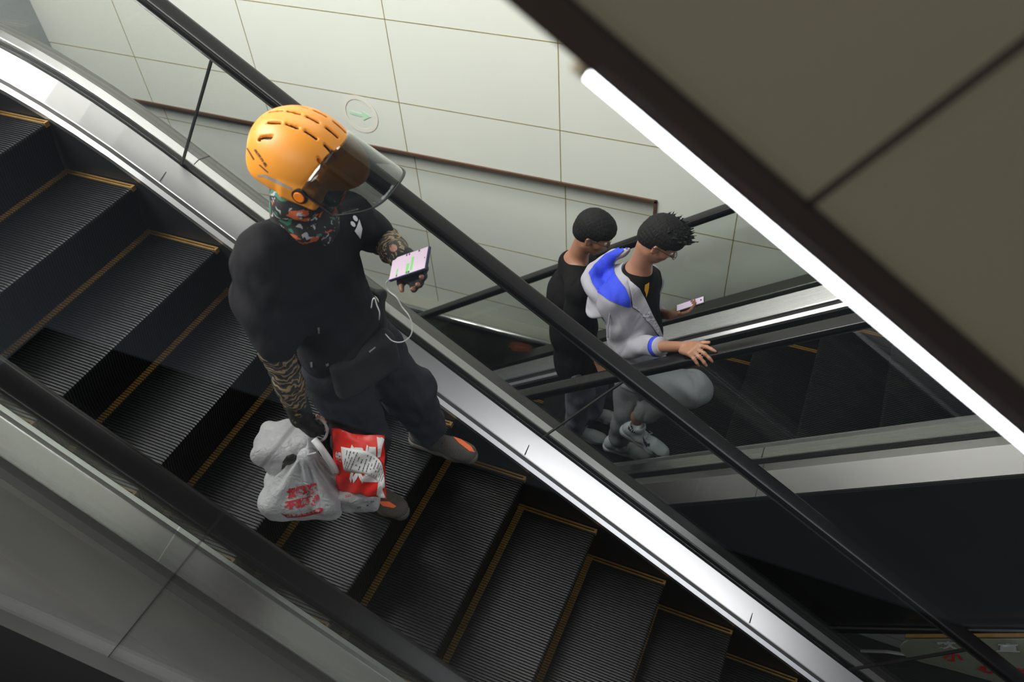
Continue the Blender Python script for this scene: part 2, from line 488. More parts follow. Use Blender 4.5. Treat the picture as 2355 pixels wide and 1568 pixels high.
sweep_section('outer_deck', [(.681, -3.34), (.681, -3.288), (.678, -3.284), (.633, -3.290), (.628, -3.294), (.530, -3.375), (.527, -3.385), (.527, -3.40)], z2, XS2, M['steel_side'], e2)
handrail(e2, .700, -2.35, z2, XS2)
M['glass2'] = glass_mat('far_balustrade_glass', (.90, .918, .905, 1), 1.0)
glass_run(e2, 2.063, -3.35-H2, -2.38-H2, [-3.5, -.55, .66, 2.37, 4.3, 6.5], -1, H2, 0, gm=M['glass2'])
glass_run(e2, .700, -3.38-H2, -2.38-H2, [-3.5, -1.4, .8, 2.62, 4.8, 6.8], -1, H2, 0, seal=False)
for xj in (2.87,):
    deck_joint(e2, xj, [(.678, -3.2835), (.633, -3.2893), (.628, -3.293), (.530, -3.3745)], z2, -1, M['slot'])
    deck_joint(e2, xj-.02, [(.828, -3.3235), (.727, -3.2845)], z2, -1, M['slot'])
sweep_section('truss_cover', [(2.19, -3.9), (2.19, -4.6), (.53, -4.6), (.53, -3.39)], z2, XS2, M['void'], e2)
sweep_section('side_cladding', [(.529, -3.39), (.524, -3.40), (.524, -4.75)], z2, XS2, M['clad_dark'], e2)

# ---- upper flight: clad side with the strip light, parallel to E1 one floor up
up = empty('upper_escalator_side', (3, -1.5, 1.6)); up.location = (0, 0, 0)
tag(up, 'blurred brown tile-clad side of the upper escalator above the strip light, top right', 'escalator cladding')
UY = -1.50
M['clad_tile'] = wall_material('brown_tile', (.23, .20, .145, 1), .12, .2)
def zu(x, h): return h - x*TA
XU = [.5, 2, 3, 4, 6]
HB = 3.796
sweep_section('edge_bar', [(UY-.010, HB), (UY-.010, HB+.040), (UY+.30, HB+.040), (UY+.30, HB)], zu, XU, M['brown_dark'], up, True)
sweep_section('tile_cladding', [(UY, HB+.040), (UY, HB+1.6), (UY+.28, HB+1.6), (UY+.28, HB+.040)], zu, XU, M['clad_tile'], up, True)
def inc(u, v, y):
    return Vector((u*CA + v*SA, y, -u*SA + v*CA))
g = MB(); v0 = (HB+.040)*CA
for u in (1.310 + .62*k for k in range(-4, 6)):
    g.prism([inc(u-.0035, v0, UY-.001), inc(u+.0035, v0, UY-.001), inc(u+.0035, v0+1.2, UY-.001), inc(u-.0035, v0+1.2, UY-.001)], (0, .02, 0))
fix_normals(g.build('tile_joint', M['brown_dark'], up))
# strip light tucked under the edge bar
sl = empty('strip_light', (0, 0, 0))
tag(sl, 'glowing white linear strip light under the brown edge of the upper escalator cladding', 'strip light')
M['led'] = emis('led_white', (.93, .93, 1.0, 1), 9)
g = MB(); g.tube([inc(1.109 + 6*k/12, (HB-.0085)*CA, UY+.0) for k in range(13)], .0066, 14)
g.build('light_tube', M['led'], sl, True)
g = MB(); g.tube([inc(1.094, (HB-.0085)*CA, UY), inc(1.109, (HB-.0085)*CA, UY)], .008, 14)
g.build('end_cap', mat('lamp_cap', (.5, .42, .3, 1), .4), sl, True)

# ---- near guard the photographer looks through
gd = empty('glass_guard', (0, 0, 0))
tag(gd, 'hazy near glass guard with a thin dark joint and black base, lower left', 'glass guard')
GY = -1.60
M['guard_glass'] = glass_mat('guard_glass', (.95, .96, .96, 1), 1.0, .17, hazecol=(.75, .78, .78, 1), smear=1.6, veildir=(.5736, 0, .8192), veil0=.35, veil1=2.0)  # veil of reflections put into the glass as graded haze, with smudges
A = onY((0, 1395), GY); B = onY((390, 1568), GY); sl_ = (B.z-A.z)/(B.x-A.x)
lx = lambda x: A.z + (x-A.x)*sl_
g = MB(); g.prism([(-2.5, GY-.05, lx(-2.5)-1.2), (4.5, GY-.05, lx(4.5)-1.2), (4.5, GY-.05, lx(4.5)), (-2.5, GY-.05, lx(-2.5))], (0, .08, 0))
fix_normals(g.build('base_rail', M['void'], gd))
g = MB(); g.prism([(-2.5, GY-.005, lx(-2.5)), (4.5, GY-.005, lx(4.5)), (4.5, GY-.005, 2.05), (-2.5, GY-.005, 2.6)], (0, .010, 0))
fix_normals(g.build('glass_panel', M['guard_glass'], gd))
P1 = onY((248, 1511), GY); P2 = onY((885, 720), GY); dd_ = (P2-P1).normalized(); nn_ = Vector((dd_.z, 0, -dd_.x))*.0011
g = MB(); P1 -= dd_*.05
g.prism([P1-nn_+Vector((0,-.006,0)), P1+nn_+Vector((0,-.006,0)), P2+nn_+Vector((0,-.006,0)), P2-nn_+Vector((0,-.006,0))], (0, .012, 0))
fix_normals(g.build('glass_joint', M['slot'], gd))

# ---- wall-side steel rail with green glass below
hr = empty('steel_guard_rail', (0, 0, 0))
tag(hr, 'horizontal stainless rail with a green panel below, along the cream wall behind the men', 'guard rail')
g = MB(); g.tube([(-1.2, 2.27, -2.565), (1.9, 2.27, -2.565)], .030, 20); g.build('rail_tube', M['steel_h'], hr, True)
g = MB(); g.box((-1.2, 2.285, -2.60), (1.9, 2.50, -2.565)); g.box((-1.2, 2.47, -2.565), (1.9, 2.50, -2.42))
g.build('rail_ledge', M['ledge'], hr)
g = MB(); g.box((-1.2, 2.262, -4.4), (1.9, 2.278, -2.58)); g.build('green_panel', M['green'], hr)

# ---- caution board hanging in the crossing, bottom right
SY = .46
sb = empty('caution_board', (0, 0, 0)); board_root = sb
tag(sb, 'pale translucent caution board with red characters at the crossing, bottom right corner', 'sign')
pts = [(2100, 1471), (2080, 1477), (2070, 1487), (2072, 1500), (2085, 1511), (2120, 1523), (2180, 1538), (2230, 1552), (2280, 1566), (2330, 1590), (2480, 1650), (2520, 1468), (2355, 1470)]
g = MB(); g.prism([onY(p, SY) for p in pts], (0, .008, 0)); fix_normals(g.build('board', M['board'], sb))
g = MB(); a_ = onY((2080, 1468), SY); b_ = onY((2520, 1466), SY)
g.prism([a_, b_, b_+Vector((0, 0, .012)), a_+Vector((0, 0, .012))], (0, .02, 0)); fix_normals(g.build('top_clip', M['yellow'], sb))
# ---------------------------------------------------------------- implicit-surface modelling (bodies, clothes, bags)
def V3(*a): return np.array(a, dtype=np.float64)
def nv(a): a = np.asarray(a, float); return a/np.linalg.norm(a)
class Field:
    def __init__(s, lo, hi, h):
        s.lo = np.array(lo, float); s.h = h
        s.n = np.ceil((np.array(hi, float)-s.lo)/h).astype(int)+1
        s.a = np.full(tuple(s.n), .5, dtype=np.float32)
        s.ax = [s.lo[i]+h*np.arange(s.n[i]) for i in range(3)]
    def sub(s, lo, hi, m):
        i0 = np.maximum(0, np.floor((np.array(lo)-m-s.lo)/s.h).astype(int)); i1 = np.minimum(s.n, np.ceil((np.array(hi)+m-s.lo)/s.h).astype(int)+1)
        if (i1 <= i0).any(): return None
        sl = tuple(slice(i0[i], i1[i]) for i in range(3))
        X = s.ax[0][sl[0]][:, None, None]; Y = s.ax[1][sl[1]][None, :, None]; Z = s.ax[2][sl[2]][None, None, :]
        return sl, X, Y, Z
    def put(s, sl, d, k, mode):
        a = s.a[sl]; d = d.astype(np.float32)
        if mode == 'add':
            if k > 0:
                hh = np.clip(.5+.5*(a-d)/k, 0, 1); r = a*(1-hh)+d*hh-k*hh*(1-hh)
            else: r = np.minimum(a, d)
        else:
            d = -d
            if k > 0:
                hh = np.clip(.5-.5*(a-d)/k, 0, 1); r = a*(1-hh)+d*hh+k*hh*(1-hh)
            else: r = np.maximum(a, d)
        s.a[sl] = r
    def cap(s, a, b, ra, rb=None, k=.02, mode='add'):
        rb = ra if rb is None else rb
        a = np.array(a, float); b = np.array(b, float); m = max(ra, rb)+max(k, .012)+2*s.h
        q = s.sub(np.minimum(a, b), np.maximum(a, b), m)
        if q is None: return s
        sl, X, Y, Z = q; d = b-a; L2 = max(1e-12, d@d)
        t = np.clip(((X-a[0])*d[0]+(Y-a[1])*d[1]+(Z-a[2])*d[2])/L2, 0, 1)
        dist = np.sqrt((X-a[0]-t*d[0])**2+(Y-a[1]-t*d[1])**2+(Z-a[2]-t*d[2])**2)-(ra+(rb-ra)*t)
        s.put(sl, dist, k, mode); return s
    def chain(s, pts, rs, k=.02, mode='add'):
        for i in range(len(pts)-1): s.cap(pts[i], pts[i+1], rs[i], rs[i+1], k, mode)
        return s
    def ell(s, c, A, r, k=.02, mode='add'):
        """A: three orthonormal axes (rows), r: radii"""
        c = np.array(c, float); A = np.array(A, float); m = max(r)+max(k, .012)+2*s.h
        q = s.sub(c, c, m)
        if q is None: return s
        sl, X, Y, Z = q; X = X-c[0]; Y = Y-c[1]; Z = Z-c[2]
        u = [(X*A[i][0]+Y*A[i][1]+Z*A[i][2]) for i in range(3)]
        k0 = np.sqrt(sum((u[i]/r[i])**2 for i in range(3))); k1 = np.sqrt(sum((u[i]/r[i]**2)**2 for i in range(3)))+1e-9
        s.put(sl, k0*(k0-1)/k1, k, mode); return s
    def box(s, c, A, hf, rd=.005, k=.01, mode='add'):
        c = np.array(c, float); A = np.array(A, float); m = float(np.linalg.norm(hf))+max(k, .012)+2*s.h
        q = s.sub(c, c, m)
        if q is None: return s
        sl, X, Y, Z = q; X = X-c[0]; Y = Y-c[1]; Z = Z-c[2]
        u = [np.abs(X*A[i][0]+Y*A[i][1]+Z*A[i][2])-(hf[i]-rd) for i in range(3)]
        o = np.sqrt(sum(np.maximum(w, 0)**2 for w in u)); ins = np.minimum(np.maximum(np.maximum(u[0], u[1]), u[2]), 0)
        s.put(sl, o+ins-rd, k, mode); return s
    def cut(s, p, n):
        """remove everything on the n side of the plane through p"""
        p = np.array(p, float); n = nv(n)
        X = s.ax[0][:, None, None]; Y = s.ax[1][None, :, None]; Z = s.ax[2][None, None, :]
        d = (X-p[0])*n[0]+(Y-p[1])*n[1]+(Z-p[2])*n[2]
        s.a = np.maximum(s.a, d.astype(np.float32)); return s
    def disp(s, fn):
        X = s.ax[0][:, None, None]; Y = s.ax[1][None, :, None]; Z = s.ax[2][None, None, :]
        s.a = s.a + fn(X, Y, Z).astype(np.float32)*(np.abs(s.a) < .06); return s
    def mesh(s, name, m, parent=None, thick=0):
        a = s.a; n = a.shape
        ins = a < 0
        c = np.zeros(tuple(np.array(n)-1), dtype=np.int8)
        for i in (0, 1):
            for j in (0, 1):
                for k in (0, 1): c += ins[i:n[0]-1+i, j:n[1]-1+j, k:n[2]-1+k]
        mix = (c > 0) & (c < 8)
        idx = np.argwhere(mix); vid = np.full(mix.shape, -1, dtype=np.int64); vid[mix] = np.arange(len(idx))
        acc = np.zeros((len(idx), 3)); cnt = np.zeros(len(idx))
        offs = [(i, j, k) for i in (0, 1) for j in (0, 1) for k in (0, 1)]
        val = {o: a[idx[:, 0]+o[0], idx[:, 1]+o[1], idx[:, 2]+o[2]] for o in offs}
        for o in offs:
            for d in range(3):
                if o[d] == 0:
                    p = list(o); p[d] = 1; p = tuple(p)
                    va, vb = val[o], val[p]; cr = (va < 0) != (vb < 0)
                    t = np.where(cr, va/np.where(va == vb, 1, va-vb), 0)
                    e = np.tile(np.array(o, float), (len(idx), 1)); e[:, d] += t
                    acc += e*cr[:, None]; cnt += cr
        P = (idx+acc/np.maximum(cnt, 1)[:, None])*s.h+s.lo
        F = []
        for d in range(3):
            e = [0, 0, 0]; e[d] = 1; u, w = (d+1) % 3, (d+2) % 3
            sl0 = [slice(None)]*3; sl1 = [slice(None)]*3; sl0[d] = slice(0, n[d]-1); sl1[d] = slice(1, n[d])
            A_, B_ = ins[tuple(sl0)], ins[tuple(sl1)]; ch = np.argwhere(A_ != B_)
            ok = (ch[:, u] > 0) & (ch[:, w] > 0) & (ch[:, u] < n[u]-1) & (ch[:, w] < n[w]-1); ch = ch[ok]
            ori = A_[ch[:, 0], ch[:, 1], ch[:, 2]]
            def g(du, dw):
                q = ch.copy(); q[:, u] += du; q[:, w] += dw; return vid[q[:, 0], q[:, 1], q[:, 2]]
            q = np.stack([g(-1, -1), g(0, -1), g(0, 0), g(-1, 0)], 1)
            q[~ori] = q[~ori][:, ::-1]; F.append(q)
        F = np.concatenate(F) if F else np.zeros((0, 4), int)
        F = F[(F >= 0).all(1)]
        me = bpy.data.meshes.new(name)
        me.vertices.add(len(P)); me.vertices.foreach_set('co', P.astype(np.float32).ravel())
        me.loops.add(len(F)*4); me.loops.foreach_set('vertex_index', F.ravel().astype(np.int32))
        me.polygons.add(len(F)); me.polygons.foreach_set('loop_start', (np.arange(len(F))*4).astype(np.int32))
        me.polygons.foreach_set('loop_total', np.full(len(F), 4, dtype=np.int32))
        me.polygons.foreach_set('use_smooth', np.ones(len(F), dtype=bool))
        me.update(calc_edges=True); me.validate()
        me.materials.append(m)
        return link(bpy.data.objects.new(name, me), parent)

def tube_mesh(name, pts, r, m, parent=None, seg=10):
    return MB().tube(pts, r, seg).build(name, m, parent, True)
def cat(pts, n=8):
    """catmull-rom through points"""
    P = [np.array(p, float) for p in pts]; P = [2*P[0]-P[1]]+P+[2*P[-1]-P[-2]]; out = []
    for i in range(1, len(P)-2):
        for j in range(n):
            t = j/n; a, b, c, d = P[i-1:i+3]
            out.append(.5*((2*b)+(-a+c)*t+(2*a-5*b+4*c-d)*t*t+(-a+3*b-3*c+d)*t**3))
    out.append(P[-2]); return out
from mathutils.bvhtree import BVHTree
def bvh(*obs):
    V = []; F = []
    for o in obs:
        n = len(V); V += [v.co.copy() for v in o.data.vertices]; F += [tuple(i+n for i in p.vertices) for p in o.data.polygons]
    return BVHTree.FromPolygons(V, F)
def decal(name, polys, tree, m, parent, off=.0015, maxd=None, seg=8.0):
    """polys: outlines in photo pixels; each vertex is dropped onto the surface, giving a thin printed patch"""
    bm = bmesh.new()
    for poly in polys:
        vs = [bm.verts.new((x, -y, 0)) for x, y in poly]
        try: bm.faces.new(vs)
        except ValueError: pass
    bmesh.ops.triangulate(bm, faces=bm.faces)
    for _ in range(4):
        es = [e for e in bm.edges if e.calc_length() > seg]
        if not es: break
        bmesh.ops.subdivide_edges(bm, edges=es, cuts=1); bmesh.ops.triangulate(bm, faces=bm.faces)
    return drop(name, bm, tree, m, parent, off)
def drop(name, bm, tree, m, parent, off):
    bad = []
    for v in bm.verts:
        d = ray((v.co.x, -v.co.y)).normalized(); loc, nrm, i, dist = tree.ray_cast(CAM, d)
        if loc is None: bad.append(v); continue
        if nrm.dot(d) > 0: nrm = -nrm
        v.co = loc + nrm*off
    if bad: bmesh.ops.delete(bm, geom=bad, context='VERTS')
    me = bpy.data.meshes.new(name); bm.to_mesh(me); bm.free(); me.materials.append(m)
    return link(bpy.data.objects.new(name, me), parent)
def text_bm(s, bold=0.0):
    cu = bpy.data.curves.new('t', 'FONT'); cu.body = s; cu.offset = bold; cu.resolution_u = 2
    o = bpy.data.objects.new('t', cu); COL.objects.link(o); bpy.context.view_layer.update()
    me = bpy.data.meshes.new_from_object(o.evaluated_get(bpy.context.evaluated_depsgraph_get()))
    bm = bmesh.new(); bm.from_mesh(me)
    bpy.data.objects.remove(o); bpy.data.curves.remove(cu); bpy.data.meshes.remove(me)
    return bm
def text_map(bm, fn):
    xs = [v.co.x for v in bm.verts]; ys = [v.co.y for v in bm.verts]
    x0, x1, y0, y1 = min(xs), max(xs), min(ys), max(ys)
    for v in bm.verts:
        v.co = Vector(fn((v.co.x-x0)/(x1-x0), (v.co.y-y0)/(y1-y0)))
    return bm
def text_decal(name, s, quad, tree, m, parent, off=.0015, bold=.02):
    """quad: px corners bottom-left, bottom-right, top-right, top-left"""
    a, b, c, d = [Vector(q) for q in quad]; bm = text_bm(s, bold)
    bmesh.ops.triangulate(bm, faces=bm.faces)
    lim = (max(v_.co.x for v_ in bm.verts)-min(v_.co.x for v_ in bm.verts))/22
    for _ in range(4):
        es = [e for e in bm.edges if e.calc_length() > lim]
        if not es: break
        bmesh.ops.subdivide_edges(bm, edges=es, cuts=1); bmesh.ops.triangulate(bm, faces=bm.faces)
    def f(u, v):
        p = (a*(1-u)+b*u)*(1-v)+(d*(1-u)+c*u)*v; return (p.x, -p.y, 0)
    return drop(name, text_map(bm, f), tree, m, parent, off)
def text_plane(name, s, o, ux, uy, m, parent, bold=.02):
    """flat lettering filling the parallelogram o, o+ux, o+uy"""
    o, ux, uy = Vector(o), Vector(ux), Vector(uy); bm = text_bm(s, bold)
    text_map(bm, lambda u, v: o+ux*u+uy*v)
    me = bpy.data.meshes.new(name); bm.to_mesh(me); bm.free(); me.materials.append(m)
    return link(bpy.data.objects.new(name, me), parent)

# ---- anatomy
def hand_prims(w, d, n, s_, sc=1., curl=(.3, .4, .3), splay=.08, thumb=(.3, .3), fcurl=None):
    """w wrist, d towards fingers, n back of hand, s_ towards the thumb. returns list of (chain, radii), palm"""
    w = np.array(w, float); d = nv(d); n = nv(np.array(n)-d*(np.array(n)@d)); sd = nv(np.cross(n, d)); sd = sd if sd@np.array(s_) > 0 else -sd
    out = []
    L = [(.043, .027, .020), (.047, .030, .021), (.044, .028, .020), (.034, .021, .018)]
    for i in range(4):
        b = w+d*.086*sc*(1-.03*abs(i-1))+sd*sc*(.030, .011, -.009, -.028)[i]
        a0 = splay*(1.5-i)*.8; dr = nv(d*np.cos(a0)+sd*np.sin(a0)); ang = 0
        cu = fcurl[i] if fcurl else curl
        P = [w+d*.03*sc+sd*sc*(.018, .007, -.006, -.017)[i], b]; R = [.010*sc, .0098*sc]
        p = b
        for j in range(3):
            ang += cu[j]; v = dr*np.cos(ang)-n*np.sin(ang); p = p+v*L[i][j]*sc; P.append(p); R.append((.0086, .0078, .0068)[j]*sc*(1 if i < 3 else .88))
        out.append((P, R))
    t0 = w+d*.018*sc+sd*.016*sc-n*.004; t1 = w+d*.045*sc+sd*.036*sc-n*.008*sc
    dr = nv(d*.80+sd*.6-n*thumb[0]); t2 = t1+dr*.034*sc; dr2 = nv(dr-n*thumb[1]*.4-sd*thumb[1]*.6); t3 = t2+dr2*.028*sc
    out.append(([t0, t1, t2, t3], [.015*sc, .0125*sc, .0105*sc, .0085*sc]))
    palm = (w+d*.046*sc-n*.002, [d, sd, n], (.047*sc, .040*sc, .0135*sc))
    return out, palm
def add_hand(F, H, infl=0, tips=True, k=.008):
    ch, (c, A, hf) = H
    F.box(c, A, tuple(x+infl for x in hf), .011+infl, .012)
    for P, R in ch:
        if not tips: P, R = P[:-1], R[:-1]
        F.chain(P, [r+infl for r in R], k)
def head_prims(F, c, Fw, U, s=1., k=.02):
    Fw = nv(Fw); U = nv(np.array(U)-Fw*(np.array(U)@Fw)); L = np.cross(U, Fw); A = [Fw, L, U]; c = np.array(c, float)
    P = lambda f, l, u: c+(Fw*f+L*l+U*u)*s
    F.ell(P(-.012, 0, .018), A, (.098*s, .077*s, .098*s), k)
    F.ell(P(.030, 0, -.045), A, (.066*s, .062*s, .080*s), .03)
    F.ell(P(.045, 0, -.098), A, (.038*s, .034*s, .026*s), .025)
    F.cap(P(-.01, .045, -.085), P(.05, .022, -.108), .016*s, .014*s, .025); F.cap(P(-.01, -.045, -.085), P(.05, -.022, -.108), .016*s, .014*s, .025)
    F.cap(P(.088, 0, -.012), P(.110, 0, -.050), .007*s, .011*s, .012); F.cap(P(.094, .012, -.055), P(.094, -.012, -.055), .007*s, .007*s, .008)
    F.cap(P(.082, .035, .004), P(.082, -.035, .004), .009*s, .009*s, .015)
    for sg in (1, -1):
        F.ell(P(.090, sg*.031, -.018), A, (.014*s, .017*s, .011*s), .012, 'sub')
        F.ell(P(.050, sg*.045, -.045), A, (.026*s, .018*s, .020*s), .02)
        ea = [nv(U*.98-Fw*.2), nv(Fw*.9+L*sg*-.35), L*sg]
        ea[1] = nv(ea[1]-ea[0]*(ea[1]@ea[0])); ea[2] = np.cross(ea[0], ea[1])
        F.ell(P(-.008, sg*.079, -.028), ea, (.033*s, .019*s, .008*s), .006)
        F.ell(P(-.002, sg*.086, -.026), ea, (.020*s, .010*s, .006*s), .004, 'sub')
    F.ell(P(.088, 0, -.078), A, (.012*s, .023*s, .006*s), .006); F.ell(P(.086, 0, -.089), A, (.012*s, .020*s, .007*s), .006)
    return P, A
def folds(amp, f1, f2, ph=0.):
    def fn(X, Y, Z):
        return amp*(np.sin(X*f1+Z*f2*.6+ph+1.7*np.sin(Y*f1*.5+Z*9))*np.sin(Z*f2-X*f1*.5+ph*2+1.3*np.sin(X*11+Y*13))+.5*np.sin((X+Y)*f1*1.9+Z*f2*.7+ph))
    return fn

# ---- shared clothing / skin materials
M['skin'] = mat('skin', (.30, .140, .085, 1), .5, 0, .12, 14, .05, 160)
M['hair'] = mat('black_hair', (.006, .0055, .0055, 1), .75, 0, .3, 40, .5, 160, (1, 1, .3), spec=.25)
M['black_shirt'] = mat('black_tshirt', (.0085, .0078, .0095, 1), .9, 0, .2, 8, .12, 70, spec=.2)
M['charcoal'] = mat('charcoal_trousers', (.0175, .018, .022, 1), .9, 0, .15, 8, .12, 80, spec=.2)
M['white_plastic'] = mat('white_print', (.7, .7, .72, 1), .6)
M['glove'] = mat('black_glove', (.007, .007, .008, 1), .8, 0, .2, 40, .2, 200)

def wrinkle(m, sc=7., dist=.030, strength=.8, sz=.55):
    """creases in worn cloth: stretched, distorted ridges chained after the weave bump"""
    t = m.node_tree; b = t.nodes['Principled BSDF']
    tc = t.nodes.new('ShaderNodeTexCoord'); mp = t.nodes.new('ShaderNodeMapping'); mp.inputs['Scale'].default_value = (1, 1, sz); mp.inputs['Rotation'].default_value = (.5, .7, .2)
    n = t.nodes.new('ShaderNodeTexNoise'); n.inputs['Scale'].default_value = sc; n.inputs['Detail'].default_value = 2.5; n.inputs['Distortion'].default_value = 1.1
    try: n.noise_type = 'RIDGED_MULTIFRACTAL'
    except Exception: pass
    t.links.new(tc.outputs['Object'], mp.inputs[0]); t.links.new(mp.outputs[0], n.inputs[0])
    bp = t.nodes.new('ShaderNodeBump'); bp.inputs['Strength'].default_value = strength; bp.inputs['Distance'].default_value = dist; bp.invert = True
    t.links.new(n.outputs[0], bp.inputs['Height'])
    old = b.inputs['Normal'].links
    if old: t.links.new(old[0].from_socket, bp.inputs['Normal'])
    t.links.new(bp.outputs[0], b.inputs['Normal']); return m
for k_ in ('black_shirt', 'charcoal'): wrinkle(M[k_])
# ================================================================ courier
Pj = lambda px, Y: np.array(onY(px, Y))
def sleeve_material():
    m, t, b = nt('tattoo_sleeve')
    tc = t.nodes.new('ShaderNodeTexCoord')
    n0 = t.nodes.new('ShaderNodeTexNoise'); n0.inputs['Scale'].default_value = 9; n0.inputs['Detail'].default_value = 3
    t.links.new(tc.outputs['Object'], n0.inputs[0])
    ad = t.nodes.new('ShaderNodeVectorMath'); ad.operation = 'MULTIPLY_ADD'; ad.inputs[1].default_value = (.12, .12, .12)
    t.links.new(n0.outputs['Color'], ad.inputs[0]); t.links.new(tc.outputs['Object'], ad.inputs[2])
    w = t.nodes.new('ShaderNodeTexWave'); w.inputs['Scale'].default_value = 16; w.inputs['Distortion'].default_value = 14; w.inputs['Detail'].default_value = 3
    w.bands_direction = 'Z'; t.links.new(ad.outputs[0], w.inputs[0])
    r = t.nodes.new('ShaderNodeValToRGB'); r.color_ramp.elements[0].position = .60; r.color_ramp.elements[0].color = (.008, .007, .006, 1)
    r.color_ramp.elements[1].position = .80; r.color_ramp.elements[1].color = (.22, .15, .075, 1)
    t.links.new(w.outputs[0], r.inputs[0]); t.links.new(r.outputs[0], b.inputs['Base Color']); b.inputs['Roughness'].default_value = .7
    bp = t.nodes.new('ShaderNodeBump'); bp.inputs['Strength'].default_value = .4; bp.inputs['Distance'].default_value = .006
    t.links.new(w.outputs[0], bp.inputs['Height']); t.links.new(bp.outputs[0], b.inputs['Normal'])
    return m
def gaiter_material():
    m, t, b = nt('patterned_gaiter')
    tc = t.nodes.new('ShaderNodeTexCoord'); prev = None
    base = (.008, .008, .008, 1); last = None
    for sc, lo, col, off in ((15, .575, (.40, .07, .018, 1), 0), (17, .60, (.02, .12, .075, 1), 4.3), (40, .635, (.30, .30, .31, 1), 9.1)):
        mp = t.nodes.new('ShaderNodeMapping'); mp.inputs['Location'].default_value = (off, off*.7, off*.3); mp.inputs['Scale'].default_value = (1, 1, 1.5)
        t.links.new(tc.outputs['Object'], mp.inputs[0])
        n = t.nodes.new('ShaderNodeTexNoise'); n.inputs['Scale'].default_value = sc; n.inputs['Detail'].default_value = 2; n.inputs['Distortion'].default_value = .6
        t.links.new(mp.outputs[0], n.inputs[0])
        mr = t.nodes.new('ShaderNodeMapRange'); mr.inputs[1].default_value = lo; mr.inputs[2].default_value = lo+.02
        t.links.new(n.outputs[0], mr.inputs[0])
        mx = t.nodes.new('ShaderNodeMix'); mx.data_type = 'RGBA'; t.links.new(mr.outputs[0], mx.inputs[0])
        if last is None: mx.inputs[6].default_value = base
        else: t.links.new(last.outputs[2], mx.inputs[6])
        mx.inputs[7].default_value = col; last = mx
    t.links.new(last.outputs[2], b.inputs['Base Color']); b.inputs['Roughness'].default_value = .8
    return m
M['sleeve'] = sleeve_material(); M['gaiter'] = gaiter_material()
M['orange'] = mat('helmet_orange', (.78, .29, .030, 1), .42, 0, .03, 6, .02, 300)
M['orange2'] = mat('pivot_orange', (.85, .22, .01, 1), .4)
M['liner'] = mat('helmet_black', (.008, .008, .008, 1), .6)
M['visor'] = glass_mat('smoke_visor', (.52, .53, .53, 1), 1.6)

RG = -.756                      # tread the courier stands on
neckB = Pj((690, 500), -.45); headC = Pj((690, 352), -.45)
shR = V3(1.325, -.625, .665); shL = V3(1.40, -.275, .60)
elR = Pj((632, 795), -.735); wrR = Pj((690, 950), -.76)
chest = V3(1.345, -.445, .48); belly = V3(1.375, -.44, .25); pelv = V3(1.36, -.425, .10)
hipR = V3(1.365, -.515, .08); hipL = V3(1.375, -.335, .06)
knR = V3(1.405, -.53, -.30); knL = V3(1.475, -.245, -.31)
anR = V3(1.33, -.520, -.665); anL = V3(1.455, -.155, -.655)
Fb = nv((1, .12, 0)); Lb = V3(-.12, 1, 0)/np.hypot(1, .12)
Ub = V3(0, 0, 1)
Ab = [Fb, Lb, Ub]
# phone pose (fitted): length axis u, width axis v, screen normal n
ph_c = V3(*CAM)+(V3(1.7489, -.4771, .6475)-V3(*CAM))*1.03
ph_u = nv((.858, .041, .512)); ph_v = nv((-.254, .900, .354)); ph_n = nv(np.cross(ph_u, ph_v))
wrL = ph_c-ph_u*.075-ph_n*.028+ph_v*.055; elL = V3(1.435, -.155, .415)
# hands
HL = hand_prims(wrL, nv(ph_u*.62-ph_v*.62+ph_n*-.25), -ph_n, -ph_u*.8-ph_v*.6, 1.0, fcurl=[(.3, .5, .4), (.3, .5, .4), (.3, .5, .5), (.4, .5, .5)], thumb=(.1, .2))
dR = nv(wrR-elR); kR = Pj((712, 1003), -.765)
HR_ = hand_prims(wrR, nv(V3(.10, 0, -1)), V3(-.35, -1, 0), V3(1, -.3, 0), 1.0, curl=(1.0, 1.35, .9), splay=.02, thumb=(.5, 1.0))
def courier_body():
    F = Field((1.10, -.90, -.78), (1.86, -.02, 1.12), .006)
    for a, b, r0, r1 in ((hipR, knR, .085, .058), (hipL, knL, .085, .058), (knR, anR, .055, .038), (knL, anL, .055, .038),
                         (shR, elR, .048, .038), (elR, wrR, .038, .026), (shL, elL, .048, .038), (elL, wrL, .038, .026)):
        F.cap(a, b, r0, r1, .02)
    F.ell(chest, Ab, (.10, .155, .20), .04); F.ell(belly, Ab, (.092, .13, .15), .05); F.ell(pelv, Ab, (.095, .145, .11), .05)
    F.chain([shR, neckB-V3(0, 0, .03), shL], [.05, .06, .05], .04)
    F.cap(neckB-V3(0, 0, .05), headC-V3(.02, 0, .07), .058, .052, .03)
    head_prims(F, headC-V3(.005, 0, .035), nv((1, .05, -.42)), (0.42, 0, 1), 1.)
    for an, dx in ((anR, .0), (anL, 0)):
        F.cap(an-V3(.02, 0, .055), an+V3(.13, -.01, -.065), .026, .022, .02)
    add_hand(F, HL); add_hand(F, HR_)
    return F.mesh('person', M['skin'])
courier = courier_body()
tag(courier, 'courier in an orange helmet, black clothes and patterned sleeves, looking at a phone', 'person')

# trousers
F = Field((1.08, -.74, -.72), (1.68, -.02, .30), .0075)
F.ell(pelv+V3(0, 0, .03), Ab, (.125, .165, .15), .05)
F.chain([hipR, knR, anR+V3(0, 0, .03)], [.120, .100, .078], .04); F.chain([hipL, knL, anL+V3(0, 0, .03)], [.120, .102, .080], .04)
F.cap(anR+V3(0, 0, .02), anR+V3(0, 0, -.01), .072, .060, .02); F.cap(anL+V3(0, 0, .02), anL+V3(0, 0, -.01), .074, .062, .02)
F.disp(folds(.007, 17, 22)); F.disp(folds(.003, 41, 50, .8))
F.mesh('trousers', M['charcoal'], courier)
